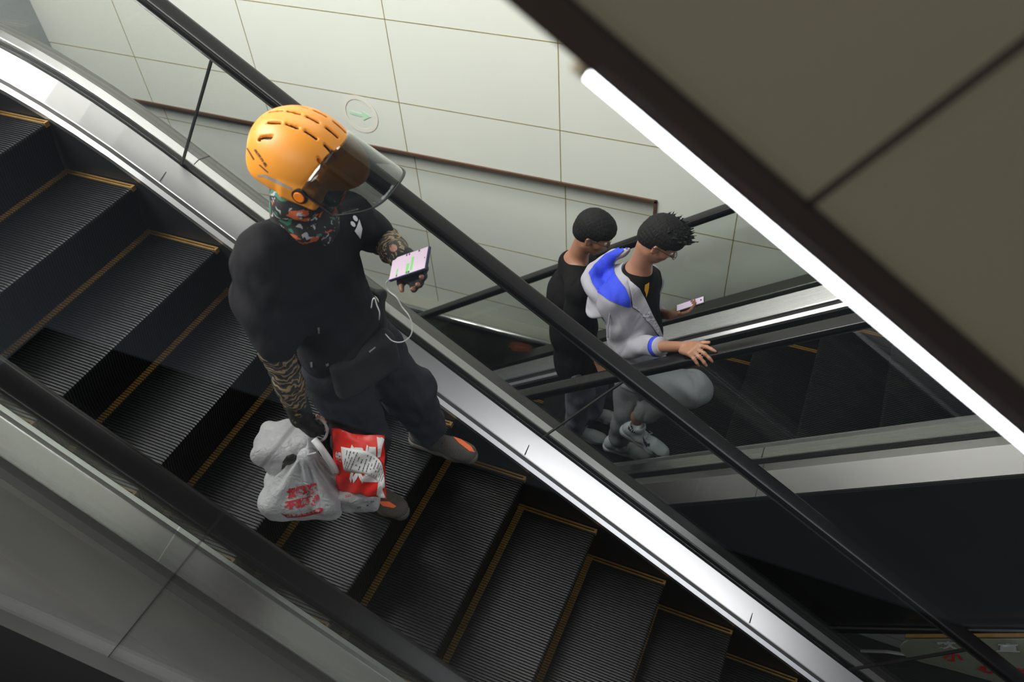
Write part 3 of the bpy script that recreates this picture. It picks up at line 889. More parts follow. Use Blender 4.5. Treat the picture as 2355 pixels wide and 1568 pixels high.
# shirt
F = Field((1.06, -.86, -.02), (1.72, -.03, .80), .0075)
F.ell(chest+V3(0, 0, -.01), Ab, (.145, .195, .225), .05); F.ell(belly, Ab, (.138, .178, .19), .06); F.ell(pelv+V3(-.005, 0, .06), Ab, (.142, .185, .13), .05)
F.chain([shR-V3(0, -.03, .0), neckB-V3(0, 0, .055), shL-V3(0, .03, 0)], [.084, .085, .082], .06)
F.chain([shR+V3(-.020, .0, -.02), shR*.5+elR*.5+V3(-.018, .02, 0), shR*.1+elR*.9+V3(0, .01, 0)], [.076, .089, .086], .09)
F.chain([shR*.5+chest*.5+V3(-.01, 0, 0), shR*.3+elR*.2+belly*.5+V3(-.02, 0, 0)], [.115, .10], .06)
F.chain([shL, shL*.3+elL*.7], [.078, .072], .035)
F.cut(shR*.06+elR*.94, elR-shR) if False else None
F.disp(folds(.0075, 15, 17, 1.1)); F.disp(folds(.003, 34, 40, .3))
X0 = neckB+V3(.01, 0, .045)
F.ell(X0, Ab, (.075, .075, .05), .01, 'sub')
shirt = F.mesh('t_shirt', M['black_shirt'], courier)
# waist bag
F = Field((1.30, -.72, -.05), (1.66, -.10, .34), .006)
F.box(V3(1.50, -.50, .135), [nv((.9, -.42, .1)), nv((.42, .9, -.05)), nv((0, 0, 1))], (.035, .13, .085), .03)
F.chain([V3(1.50, -.36, .17), V3(1.43, -.235, .22), V3(1.30, -.24, .25)], [.016, .014, .012], .02)
F.disp(folds(.003, 30, 22, .4))
wb = F.mesh('waist_bag', M['glove'], courier)
tb = bvh(shirt, wb)
M['zip'] = mat('zip_pull', (.18, .16, .16, 1), .5)
for q in (((729, 752), (734, 751), (735, 765), (731, 766)), ((714, 832), (719, 831), (720, 843), (716, 844)), ((749, 836), (756, 833), (757, 839), (751, 842)), ((847, 808), (862, 797), (864, 799), (849, 811))):
    decal('zip_pull', [q], tb, M['zip'], wb, .003)
# neck gaiter
F = Field((1.18, -.64, .55), (1.58, -.26, .95), .0055)
gn = [headC+V3(.0, 0, -.09), neckB+V3(.015, 0, .05), neckB+V3(.02, 0, -.005)]
F.chain(gn, [.078, .088, .105], .03)
F.ell(headC+V3(.05, .005, -.11), Ab, (.075, .07, .06), .03)
F.disp(folds(.0045, 42, 55, 2.))
F.mesh('neck_gaiter', M['gaiter'], courier)
# cheek showing between gaiter and helmet is the body's own skin
# sleeves
F = Field((1.20, -.86, .04), (1.55, -.62, .60), .0055)
F.chain([shR*.25+elR*.75, elR, elR*.45+wrR*.55, wrR], [.052, .052, .047, .037], .02)
F.disp(folds(.003, 70, 95, .5))
F.mesh('patterned_sleeve', M['sleeve'], courier)
F = Field((1.30, -.56, .26), (1.78, -.02, .72), .0055)
F.chain([shL*.6+elL*.4, elL, elL*.45+wrL*.55, wrL], [.052, .052, .046, .038], .02)
F.disp(folds(.003, 70, 95, .5))
F.mesh('patterned_sleeve', M['sleeve'], courier)
# gloves
F = Field((1.24, -.90, -.14), (1.52, -.62, .20), .004)
F.cap(wrR*.85+elR*.15, wrR-V3(0, 0, .02), .041, .040, .01); add_hand(F, HR_, .004, False)
F.mesh('fingerless_glove', M['glove'], courier)
F = Field((1.35, -.66, .36), (1.86, -.16, .84), .004)
F.cap(wrL*.75+elL*.25, wrL, .042, .038, .01); add_hand(F, HL, .0038, False)
gl = F.mesh('fingerless_glove', M['glove'], courier)
tb = bvh(gl)
decal('glove_opening', [[(905+9*math.cos(a_*math.pi/6), 571+8.5*math.sin(a_*math.pi/6)) for a_ in range(12)]], tb, M['skin'], gl, .0012)
# shoes
def shoe(an, yaw, name, cols, parent, sc=1., z0=None, pitch=0., lace=True):
    """local: x forward, sole at z=0"""
    root_c = np.array(an, float); cy_, sy_ = math.cos(yaw), math.sin(yaw); cp, sp = math.cos(pitch), math.sin(pitch)
    fx = V3(cy_*cp, sy_*cp, -sp); fz = V3(cy_*sp, sy_*sp, cp); fy = np.cross(fz, fx)
    P = lambda x, y, z: root_c+(fx*x+fy*y+fz*z)*sc
    A = [fx, fy, fz]; lo = root_c-.30*sc; hi = root_c+.32*sc
    F = Field(lo, hi, .0045)
    F.chain([P(-.075, 0, .048), P(0, 0, .050), P(.09, .002, .042), P(.155, .004, .034)], [.038*sc, .038*sc, .038*sc, .034*sc], .03)
    F.cap(P(-.06, 0, .08), P(-.035, 0, .115), .040*sc, .042*sc, .03); F.ell(P(.13, .003, .036), A, (.065*sc, .046*sc, .030*sc), .02)
    F.cap(P(-.05, 0, .115), P(-.045, 0, .16), .034*sc, .036*sc, .006, 'sub')
    F.cut(P(0, 0, .014), -fz)
    F.disp(lambda X, Y, Z: .0008*np.sin((X*fx[0]+Y*fx[1]+Z*fx[2])*520))
    up_ = F.mesh('shoe_upper', cols[0], None); up_.name = name
    up_.parent = parent
    F = Field(lo, hi, .0045)
    F.chain([P(-.078, 0, .020), P(.02, 0, .018), P(.10, .003, .018), P(.165, .004, .022)], [.042*sc, .036*sc, .044*sc, .036*sc], .02)
    F.cut(P(0, 0, .034), fz); F.cut(P(0, 0, .0), -fz)
    so = F.mesh('sole', cols[1], up_)
    if lace:
        g = MB()
        for i in range(4):
            x = .035+i*.022; z = .088-i*.008
            g.tube([P(x, -.022, z-.004), P(x+.004, 0, z+.004), P(x, .022, z-.004)], .0028*sc, 6)
        g.tube([P(.03, 0, .10), P(.02, -.025, .108), P(.04, -.04, .085)], .0024*sc, 6); g.tube([P(.03, 0, .10), P(.05, .02, .11), P(.03, .035, .09)], .0024*sc, 6)
        g.build('lace', cols[2], up_, True)
    return up_, P
M['shoe_grey'] = mat('knit_grey', (.065, .055, .048, 1), .85, 0, .35, 60, .3, 220, (1, 1, 4))
M['shoe_sole'] = mat('sole_grey', (.085, .075, .062, 1), .7, 0, .2, 10)
M['shoe_lace'] = mat('dark_lace', (.02, .018, .017, 1), .8)
M['orange_stripe'] = mat('orange_stripe', (.85, .14, .03, 1), .6)
sR, _ = shoe(V3(1.335, -.515, RG+.001), -.17, 'shoe', (M['shoe_grey'], M['shoe_sole'], M['shoe_lace']), courier, 1.08)
sL, _ = shoe(V3(1.480, -.170, RG+.001), -.02, 'shoe', (M['shoe_grey'], M['shoe_sole'], M['shoe_lace']), courier, 1.08)
decal('side_stripe', [[(1042, 1004), (1060, 1010), (1083, 1026), (1092, 1040), (1080, 1037), (1056, 1019)]], bvh(sL), M['orange_stripe'], sL, .0012)
decal('side_stripe', [[(870, 1152), (895, 1153), (912, 1164), (905, 1168), (880, 1163)]], bvh(sR), M['orange_stripe'], sR, .0012)

# ---- helmet
hF = nv((math.cos(math.radians(20))*math.cos(.10), math.cos(math.radians(20))*math.sin(.10), -math.sin(math.radians(20))))
hL = nv(np.cross((0, 0, 1), hF)); hU = np.cross(hF, hL); hA = [hF, hL, hU]
hc = headC+V3(.012, 0, -.012)
HP = lambda f, l, u: hc+hF*f+hL*l+hU*u
def slots(F, r=.0052):
    for l0 in (-.082, -.047, 0.0, .047):
        offs = (-.115, -.062, -.005, .055) if abs(l0) < .08 else (-.10, .075)
        for f0 in offs:
            f0 = f0+(.02 if l0 == -.047 else 0); f1 = f0+.036
            def top(f):
                q = 1-(f/.168)**2-(l0/.134)**2; return .146*math.sqrt(max(q, .02))
            F.cap(HP(f0, l0, top(f0)), HP(f1, l0*1.02, top(f1)), r, r, 0, 'sub'); F.cap(HP(f0, l0, top(f0)-.009), HP(f1, l0*1.02, top(f1)-.009), r, r, 0, 'sub')
F = Field(hc-.24, hc+.24, .003)
F.ell(HP(0, 0, 0), hA, (.168, .134, .146), 0)
F.ell(HP(-.090, 0, -.050), hA, (.070, .096, .055), .03)
F.cut(HP(0, 0, -.052), nv(-hU*1.0+hF*.10))
F.cut(HP(.118, 0, .0), nv(hF*.86-hU*.5))
F.box(HP(.050, .0, -.028), hA, (.058, .135, .030), .014, .02); F.ell(HP(0, 0, -.04), hA, (.140, .118, .10), .004, 'sub')
F.ell(HP(0, 0, 0), hA, (.158, .125, .137), 0, 'sub')
slots(F)
# ridge line along the side of the crown
helm = F.mesh('helmet', M['orange'], courier)
F = Field(hc-.20, hc+.22, .005)
F.ell(HP(0, 0, 0), hA, (.1540, .1215, .1335), 0); F.ell(HP(0, 0, -.012), hA, (.143, .111, .125), 0, 'sub'); F.cut(HP(0, 0, -.045), -hU); F.cut(HP(.118, 0, -.02), nv(hF*.86-hU*.5))
F.mesh('liner', M['liner'], helm)
# peak under the visor
F = Field(hc-.10, hc+.30, .004)
F.ell(HP(.060, 0, .020), hA, (.135, .118, .085), 0); F.cut(HP(0, 0, .014), -hU); F.ell(HP(.055, 0, .008), hA, (.128, .110, .078), 0, 'sub'); F.cut(HP(.03, 0, 0), -hF)
F.mesh('peak', M['orange'], helm)
# visor: curved sheet hinged at the pivots, swung up
va = math.radians(-36)
vD = nv((math.cos(va)*math.cos(.10), math.cos(va)*math.sin(.10), math.sin(va)))        # from hinge edge to lower edge
vN = nv(np.cross(vD, hL)); vN = vN if vN[2] > 0 else -vN                                # outward
vo = HP(.030, 0, .012)
nu, nw = 28, 12; Vv = []; Fv = []
def vis(th, t):
    rr_ = .139; lim = .205*(1-.30*abs(math.sin(th))**6)
    q = .035+t*(lim-.0)
    return vo+hL*math.sin(th)*rr_+vN*(math.cos(th)*rr_*.93-.012)+vD*q*(.72+.28*math.cos(th)**.5)
for i in range(nu+1):
    th = math.radians(-86+172*i/nu)
    for j in range(nw+1): Vv.append(vis(th, j/nw))
for i in range(nu):
    for j in range(nw):
        a = i*(nw+1)+j; Fv.append((a, a+1, a+nw+2, a+nw+1))
vz = mobj('visor', Vv, Fv, M['visor'], helm, True)
so_ = vz.modifiers.new('s', 'SOLIDIFY'); so_.thickness = .0016
edge = [vis(math.radians(-86), j/nw) for j in range(nw+1)]+[vis(math.radians(-86+172*i/nu), 1) for i in range(1, nu+1)]+[vis(math.radians(86), 1-j/nw) for j in range(1, nw+1)]
tube_mesh('visor_rim', edge, .0028, M['visor_rim'] if 'visor_rim' in M else M['slot'], helm, 6)
for sg in (-1, 1):
    g = MB(); c0 = HP(.058, sg*.132, -.016); g.tube([c0, c0+hL*sg*.010], .0235, 24); g.build('pivot_ring', M['slot'], helm, False)
    g = MB(); g.tube([c0+hL*sg*.004, c0+hL*sg*.014], .0165, 24); bevel(g.build('pivot_cap', M['orange2'], helm, False), .002)
tb = bvh(helm)
M['print_dark'] = mat('dark_print', (.09, .03, .006, 1), .6); M['print_grey'] = mat('reflective_print', (.30, .28, .26, 1), .4)
text_decal('helmet_text', '美团外卖', [(583, 345), (611, 385), (616, 380), (588, 341)], tb, M['print_dark'], helm, .0008, .03)
decal('helmet_text', [[(567, 341), (570, 340), (586, 366), (583, 368)], [(595, 379), (598, 378), (617, 395), (615, 397)]], tb, M['print_dark'], helm, .0008)
decal('reflective_stripe', [[(592, 402), (610, 401), (640, 415), (672, 432), (670, 436), (640, 424), (608, 407), (594, 406)]], tb, M['print_grey'], helm, .0008)

# ---- chest mark on the shirt: two petals and a lozenge
tb = bvh(shirt)
el = lambda cx_, cy_, a_, b_, an: [(cx_+a_*math.cos(t)*math.cos(an)-b_*math.sin(t)*math.sin(an), cy_+a_*math.cos(t)*math.sin(an)+b_*math.sin(t)*math.cos(an)) for t in [k*math.pi/7 for k in range(14)]]
decal('chest_mark', [el(817, 502, 7.5, 4.5, 1.0), el(811.5, 515, 7.5, 4.5, .9), [(826, 504), (833, 526), (829, 549), (815, 531), (820, 522)]], tb, M['white_plastic'], shirt, .0012, seg=6)

# ---- phone in the left hand
M['screen'] = emis('phone_screen', (.56, .44, .54, 1), .42)
M['ph_case'] = mat('navy_case', (.012, .014, .05, 1), .5); M['ph_green'] = emis('screen_green', (.16, .42, .14, 1), .7); M['ph_dark'] = emis('screen_dark', (.05, .03, .05, 1), .2)
def phone(c, u, v, n, L, W, name, label, dark_case, group_marks=True):
    r = empty(name); tag(r, label, 'phone')
    c = Vector(c); u = Vector(u); v = Vector(v); n = Vector(n)
    o = MB().obox(c-n*.0055, u*(L/2+.003), v*(W/2+.003), n*.0055).build('case', dark_case, r); bevel(o, .004, 3)
    MB().obox(c+n*.0006, u*(L/2-.001), v*(W/2-.001), n*.0006).build('screen', M['screen'] if group_marks else M['screen2'], r)
    return r
p1 = phone(ph_c, ph_u, ph_v, ph_n, .160, .077, 'phone', 'phone in a navy case with green chat bubbles, in the gloved hand of the courier', M['ph_case'])
def on1(a, b, sa, sb, nm, m):   # rectangle on the screen: a along length, b along width
    MB().obox(Vector(ph_c+ph_u*a+ph_v*b+ph_n*.0016), Vector(ph_u)*sa, Vector(ph_v)*sb, Vector(ph_n)*.0004).build(nm, m, p1)
for a, b, sa, sb in ((-.012, -.018, .006, .017), (.020-.014, -.006, .005, .024), (-.058, -.02, .003, .012)): on1(a+.012, b, sa, sb, 'chat_bubble', M['ph_green'])
for a, b in ((-.046, -.032), (.0, -.033), (.009, -.033), (-.002, .033), (-.014, .033), (.042, .033)): on1(a, b, .003, .003, 'avatar', M['ph_dark'])
on1(.073, .0, .0016, .0016, 'camera_hole', M['ph_dark'])
# white cable from the phone to the pocket
pts = [((897, 640), -.44), ((888, 652), -.44), ((893, 668), -.44), ((912, 684), -.45), ((925, 706), -.45), ((940, 725), -.46), ((948, 748), -.46), ((944, 772), -.47), ((925, 786), -.48), ((903, 784), -.49), ((886, 768), -.46)]
Q = cat([Pj(p, y) for p, y in pts], 6)
cb = tube_mesh('charging_cable', Q, .0021, M['white_plastic'], None, 8); tag(cb, 'thin white cable hanging in a loop from the phone to the waist of the courier', 'cable')
pts = [((854, 708), -.57), ((857, 690), -.58), ((862, 686), -.58), ((867, 702), -.58), ((873, 718), -.58), ((872, 735), -.56)]
e_ = tube_mesh('cord_loop', cat([Pj(p, y) for p, y in pts], 5), .0018, M['white_plastic'], None, 8); e_.parent = wb
# ================================================================ bags in the courier's right hand
def bag_material(name, col, alpha=.25):
    m = bpy.data.materials.new(name); m.use_nodes = True; t = m.node_tree; b = t.nodes['Principled BSDF']; out = t.nodes['Material Output']
    b.inputs['Base Color'].default_value = col; b.inputs['Roughness'].default_value = .32
    tc = t.nodes.new('ShaderNodeTexCoord'); nz = t.nodes.new('ShaderNodeTexNoise'); nz.inputs['Scale'].default_value = 26; nz.inputs['Detail'].default_value = 5; nz.inputs['Distortion'].default_value = 2.5
    t.links.new(tc.outputs['Object'], nz.inputs[0]); bp = t.nodes.new('ShaderNodeBump'); bp.inputs['Strength'].default_value = .7; bp.inputs['Distance'].default_value = .012
    t.links.new(nz.outputs[0], bp.inputs['Height']); t.links.new(bp.outputs[0], b.inputs['Normal'])
    tl = t.nodes.new('ShaderNodeBsdfTranslucent'); tl.inputs[0].default_value = col
    tr = t.nodes.new('ShaderNodeBsdfTransparent'); tr.inputs[0].default_value = (.95, .95, .96, 1)
    m1 = t.nodes.new('ShaderNodeMixShader'); m1.inputs[0].default_value = .35
    m2 = t.nodes.new('ShaderNodeMixShader'); m2.inputs[0].default_value = alpha
    t.links.new(b.outputs[0], m1.inputs[1]); t.links.new(tl.outputs[0], m1.inputs[2])
    t.links.new(m1.outputs[0], m2.inputs[1]); t.links.new(tr.outputs[0], m2.inputs[2]); t.links.new(m2.outputs[0], out.inputs[0])
    return m
M['bag'] = bag_material('thin_white_plastic', (.60, .60, .62, 1), .20)
M['bag2'] = bag_material('thin_grey_plastic', (.52, .51, .53, 1), .34)
M['red_print'] = mat('red_print', (.42, .018, .030, 1), .55, 0, .25, 40)
M['paper_red'] = mat('red_paper', (.66, .022, .016, 1), .42, 0, .06, 8, .25, 22)
M['paper_white'] = mat('white_paper', (.68, .67, .68, 1), .55)
M['ink'] = mat('receipt_ink', (.10, .10, .12, 1), .7)
M['food'] = mat('dark_noodles', (.03, .03, .025, 1), .4, 0, .9, 60, .8, 60)
kn = V3(1.392, -.800, -.066)
def pleats(c, amp, nfold):
    def fn(X, Y, Z):
        an = np.arctan2(Y-c[1], X-c[0]); d = np.clip((c[2]-Z)/.22, 0, 1)
        return amp*np.sin(an*nfold+3*np.sin(an*2)+Z*18)*(1-d)**.6*np.clip(d*4, 0, 1)+amp*.35*np.sin(X*60+Z*35)*np.sin(Y*52-Z*41)
    return fn
def bag_body(name, label, bc, A, hf, knot, m, amp=.0085):
    F = Field(np.array(bc)-.24, np.array(bc)+.34, .0042)
    F.box(bc, A, hf, .03, .03)
    B = lambda a, b, c: np.array(bc)+A[0]*a*hf[0]+A[1]*b*hf[1]+V3(0, 0, 1)*c*hf[2]
    for a in (-.75, 0, .75):
        for b in (-.7, 0, .7):
            F.cap(B(a, b, .6), knot-V3(0, 0, .012), .038, .010, .035)
    F.cap(knot-V3(0, 0, .02), knot, .013, .010, .01)
    F.disp(pleats(knot, amp, 13))
    o = F.mesh(name, m); tag(o, label, 'bag', 'takeaway bags held by the courier'); return o
ca, sa = math.cos(.40), math.sin(.40)
bagA = bag_body('takeaway_bag', 'knotted white plastic takeaway bag with red Chinese lettering, lowest of the bags', V3(1.350, -.838, -.284), [V3(ca, sa, 0), V3(-sa, ca, 0), V3(0, 0, 1)], (.142, .092, .056), kn, M['bag'])
g = MB(); g.tube(cat([kn-V3(0, 0, .015), kn+V3(.004, .006, .012), kR+V3(.0, -.01, -.03), kR+V3(0, 0, .01)], 4), [.008, .007, .009, .011]+[.010]*9, 10)
g.build('handle', M['bag'], bagA, True)
t1_ = Pj((670, 1048), -.81); t2_ = Pj((727, 1041), -.81)
g = MB(); g.tube(cat([t1_, kn+V3(0, -.012, .004), t2_], 5), .0035, 8); g.build('tie', M['bag'], bagA, True)
tb = bvh(bagA)
text_decal('bag_text', '汉堡现烤', [(658, 1149), (731, 1133), (728, 1108), (659, 1122)], tb, M['red_print'], bagA, .0030, .07)
text_decal('bag_text', '不预制', [(654, 1174), (734, 1160), (733, 1136), (655, 1152)], tb, M['red_print'], bagA, .0030, .07)
decal('text_banner', [[(646, 1178), (655, 1182), (688, 1181), (712, 1176), (736, 1167), (742, 1168), (743, 1174), (736, 1179), (700, 1187), (662, 1190), (652, 1184)]], tb, M['red_print'], bagA, .0022, seg=4)
text_decal('bag_text', '研发面包三十年', [(661, 1188), (738, 1175), (736, 1169), (660, 1182)], tb, M['paper_white'], bagA, .0042, .0)
bagB = bag_body('takeaway_bag', 'white plastic takeaway bag behind the knotted one, dark food showing through', V3(1.262, -.765, -.150), [nv((.95, .30, .12)), nv((-.30, .95, 0)), nv((-.12, 0, 1))], (.090, .075, .078), V3(1.370, -.765, -.050), M['bag2'], .004)
g = MB(); g.tube(cat([V3(1.39, -.77, -.03), Pj((742, 1012), -.77), Pj((753, 990), -.76), Pj((744, 970), -.75), Pj((728, 962), -.74), V3(1.39, -.755, .02)], 5), .0045, 8); g.build('handle', M['bag2'], bagB, True)
decal('food', [[(646, 1086), (650, 1062), (660, 1048), (674, 1043), (690, 1050), (688, 1066), (670, 1082)]], bvh(bagB), M['food'], bagB, .001)
# red paper bag with receipt
TL, TR, BR_, BL = V3(1.487, -.742, .040), Pj((884, 1007), -.705), Pj((888, 1147), -.80), Pj((771, 1128), -.80)
nn2 = nv(np.cross(TR-TL, BL-TL)); nn2 = nn2 if nn2[1] < 0 else -nn2
def red_pt(u, v, side):
    P = (TL*(1-u)+TR*u)*(1-v)+(BL*(1-u)+BR_*u)*v
    e = (4*u*(1-u))**.55*(4*v*(1-v))**.45
    cr = .004*math.sin(9*u+7*v+2)*math.sin(11*v-3*u)+.0035*math.sin(23*u*v+5)
    P = P+(TL-BL)*(.03*math.sin(2.4*math.pi*u+.6) if v < .03 else 0)
    return P+nn2*(side*.026*e+cr*(1 if side > 0 else .4))
NU = 22; V_ = []; F_ = []
for side in (1, -1):
    for i in range(NU+1):
        for j in range(NU+1): V_.append(red_pt(i/NU, j/NU, side))
N1 = (NU+1)**2
for s2 in (0, 1):
    for i in range(NU):
        for j in range(NU):
            a = s2*N1+i*(NU+1)+j; q = (a, a+1, a+NU+2, a+NU+1); F_.append(q if s2 else q[::-1])
redb = mobj('paper_bag', V_, F_, M['paper_red'], None, True); fix_normals(redb)
tag(redb, 'red and white paper food bag with a receipt stuck across its front', 'bag', 'takeaway bags held by the courier')
tb = bvh(redb)
decal('white_panel', [[(866, 997), (875, 1000), (884, 1010), (879, 1024), (875, 1050), (868, 1052), (869, 1025)], [(871, 1106), (878, 1112), (880, 1126), (887, 1144), (865, 1143)], [(786, 991), (804, 988), (846, 990), (856, 996), (846, 995), (805, 993)], [(769, 1090), (772, 1091), (773, 1124), (769, 1122)]], tb, M['paper_white'], redb, .0012)
text_decal('bag_text', '汉堡', [(800, 1110), (870, 1112), (869, 1024), (803, 1020)], tb, M['paper_white'], redb, .0016, .05)
text_decal('bag_text', '中国', [(773, 1056), (786, 1062), (785, 1040), (772, 1036)], tb, M['paper_white'], redb, .0016, .05)
# receipt: a curling strip standing slightly off the bag
topc = [(784, 1027), (800, 1030), (818, 1033), (836, 1036), (852, 1042), (866, 1051), (877, 1064), (881, 1080), (884, 1100), (885, 1120)]
botc = [(786, 1052), (790, 1078), (797, 1084), (815, 1087), (836, 1089), (850, 1094), (862, 1101), (870, 1109), (876, 1116), (880, 1124)]
rt = cat([(x, y, 0) for x, y in topc], 3); rb = cat([(x, y, 0) for x, y in botc], 3); V_ = []; F_ = []
def rec(u, v, off=.0):
    i = min(int(u*(len(rt)-1)), len(rt)-2); f_ = u*(len(rt)-1)-i
    p = (rt[i]*(1-f_)+rt[i+1]*f_)*(1-v)+(rb[i]*(1-f_)+rb[i+1]*f_)*v
    d = ray((p[0], p[1])).normalized(); loc, nrm, _i, ds = tb.ray_cast(CAM, d)
    if loc is None: loc = onY((p[0], p[1]), -.775)
    lift = .006+.014*max(0, u-.7)/.3
    return loc-d*(lift+off)
nr = 27
for i in range(nr+1):
    for j in range(7): V_.append(rec(i/nr, j/6))
for i in range(nr):
    for j in range(6):
        a = i*7+j; F_.append((a, a+1, a+8, a+7))
rc_ = mobj('receipt', V_, F_, M['paper_white'], redb, True); rc_.modifiers.new('s', 'SOLIDIFY').thickness = .0006
random.seed(4); g = MB()
for i in range(15):
    u = .10+i*.052; v = .12
    while v < .86:
        l = random.uniform(.05, .12); 
        if random.random() < (.85 if i % 4 else .45):
            q = [rec(u, v, .0015), rec(u+.014, v, .0015), rec(u+.014, min(v+l, .9), .0015), rec(u, min(v+l, .9), .0015)]
            g.add(q, [(0, 1, 2, 3)])
        v += l+.02
g.build('receipt_print', M['ink'], rc_)
g = MB(); hp = cat([Pj((722, 1010), -.79), Pj((738, 1030), -.80), Pj((757, 1058), -.80), Pj((776, 1084), -.79)], 6)
g.tube(hp, [.0125]*len(hp), 12); g.build('handle', M['paper_white'], redb, True)
F = Field((1.38, -.90, -.44), (1.72, -.64, -.12), .0045)
F.box(V3(1.545, -.775, -.275), [nv((.95, .3, 0)), nv((-.3, .95, 0)), V3(0, 0, 1)], (.072, .05, .05), .02); F.disp(folds(.004, 40, 45))
bc_ = F.mesh('takeaway_bag', M['bag']); tag(bc_, 'small pale plastic bag with printed marks, hanging below the red paper bag', 'bag', 'takeaway bags held by the courier')
tb = bvh(bc_)
text_decal('bag_text', '500', [(794, 1144), (807, 1143), (807, 1137), (794, 1138)], tb, M['red_print'], bc_, .001)
decal('print_mark', [[(853, 1152), (859, 1151), (860, 1154), (854, 1155)], [(843, 1161), (847, 1159), (848, 1162), (844, 1164)], [(822, 1166), (829, 1164), (830, 1167), (823, 1169)]], tb, M['ink'], bc_, .001)

# ================================================================ the two men on the far escalator
def glasses(P, parent):
    r = None
    g = MB()
    for sg in (1, -1):
        ring = [P(.104+.004*math.cos(k*math.pi/8*1), sg*(.033+.0215*math.cos(k*math.pi/8)), -.020+.018*math.sin(k*math.pi/8)) for k in range(17)]
        g.tube(ring, .0013, 6, False); g.tube([P(.103, sg*.055, -.012), P(.07, sg*.074, -.010), P(-.012, sg*.088, -.010), P(-.03, sg*.087, -.022)], .0016, 6)
    g.tube([P(.107, .012, -.014), P(.107, -.012, -.014)], .0013, 6)
    r = g.build('glasses', M['slot'], parent, True)
    for sg in (1, -1):
        g = MB(); V = [P(.1045, sg*(.033+.021*math.cos(k*math.pi/8)), -.020+.0175*math.sin(k*math.pi/8)) for k in range(16)]
        g.add(V, [tuple(range(16))]); g.build('lens', M['lens'], r)
M['lens'] = glass_mat('spectacle_lens', (.92, .94, .96, 1), 2.5)
M['hood_grey'] = mat('grey_jersey', (.30, .29, .33, 1), .85, 0, .06, 10, .1, 90)
M['facing'] = mat('pale_grey_jersey', (.40, .39, .43, 1), .85, 0, .05, 10, .1, 90)
M['hood_blue'] = mat('blue_lining', (.020, .045, .52, 1), .8, 0, .2, 14, .15, 60)
M['tee2'] = mat('black_cotton', (.0055, .005, .005, 1), .9, 0, .2, 8, .12, 70, spec=.15)
M['sweat'] = mat('grey_sweatpants', (.19, .20, .215, 1), .9, 0, .12, 12, .15, 120)
M['jeans'] = mat('pale_grey_trousers', (.17, .18, .215, 1), .85, 0, .15, 12, .15, 120)
for k_ in ('hood_grey', 'hood_blue', 'tee2', 'sweat', 'jeans', 'facing'): wrinkle(M[k_], 8., .022, .7)
M['eye'] = mat('eye_white', (.6, .6, .58, 1), .3); M['yellow_print'] = mat('yellow_print', (.75, .38, .02, 1), .6)
M['shoe_white'] = mat('white_leather', (.48, .52, .54, 1), .45, 0, .08, 10); M['shoe_navy'] = mat('navy_trim', (.01, .014, .03, 1), .5)
M['sole_white'] = mat('white_sole', (.52, .53, .55, 1), .55)
M['screen2'] = emis('screen_lilac', (.40, .32, .42, 1), .55)

def hair_cap(P, A, c, s, parent, amp, spike=0., low=-.055, front=.055, seed=1):
    F = Field(np.array(c)-.17, np.array(c)+.19, .0035)
    F.ell(P(-.014, 0, .024), A, (.107*s, .087*s, .106*s), 0)
    F.ell(P(-.055, 0, -.030), A, (.058*s, .066*s, .062*s), .03)
    F.ell(P(.032, 0, .045), A, (.074*s, .074*s, .060*s), .03)
    rg = np.random.RandomState(seed)
    if spike:
        for i in range(260):
            th = rg.uniform(0, 2*math.pi); r0 = rg.uniform(0, .088); f, l = r0*math.cos(th)+.022, r0*math.sin(th)*.85
            b0 = P(f, l, .075); dr = nv(A[2]+A[0]*(f*5+rg.uniform(-.2, .7))+A[1]*(l*7+rg.uniform(-.35, .35)))
            F.cap(b0, b0+dr*(.036+spike*rg.uniform(.2, 1.)), .006, .0012, .003)
    F.disp(lambda X, Y, Z: amp*np.sin(X*210+np.sin(Z*90)*2)*np.sin(Y*190+Z*60)+amp*.7*np.sin(Z*260+X*120))
    # face opening and nape line
    F.box(P(.105, 0, -.075), A, (.068, .11, .095), .02, .0, 'sub')
    F.cut(P(-.03, 0, low), nv(-A[2]*1.0+A[0]*.35))
    for sg in (1, -1): F.box(P(.008, sg*.085, -.045), A, (.034, .02, .045), .012, 0, 'sub')
    return F.mesh('hair', M['hair'], parent)
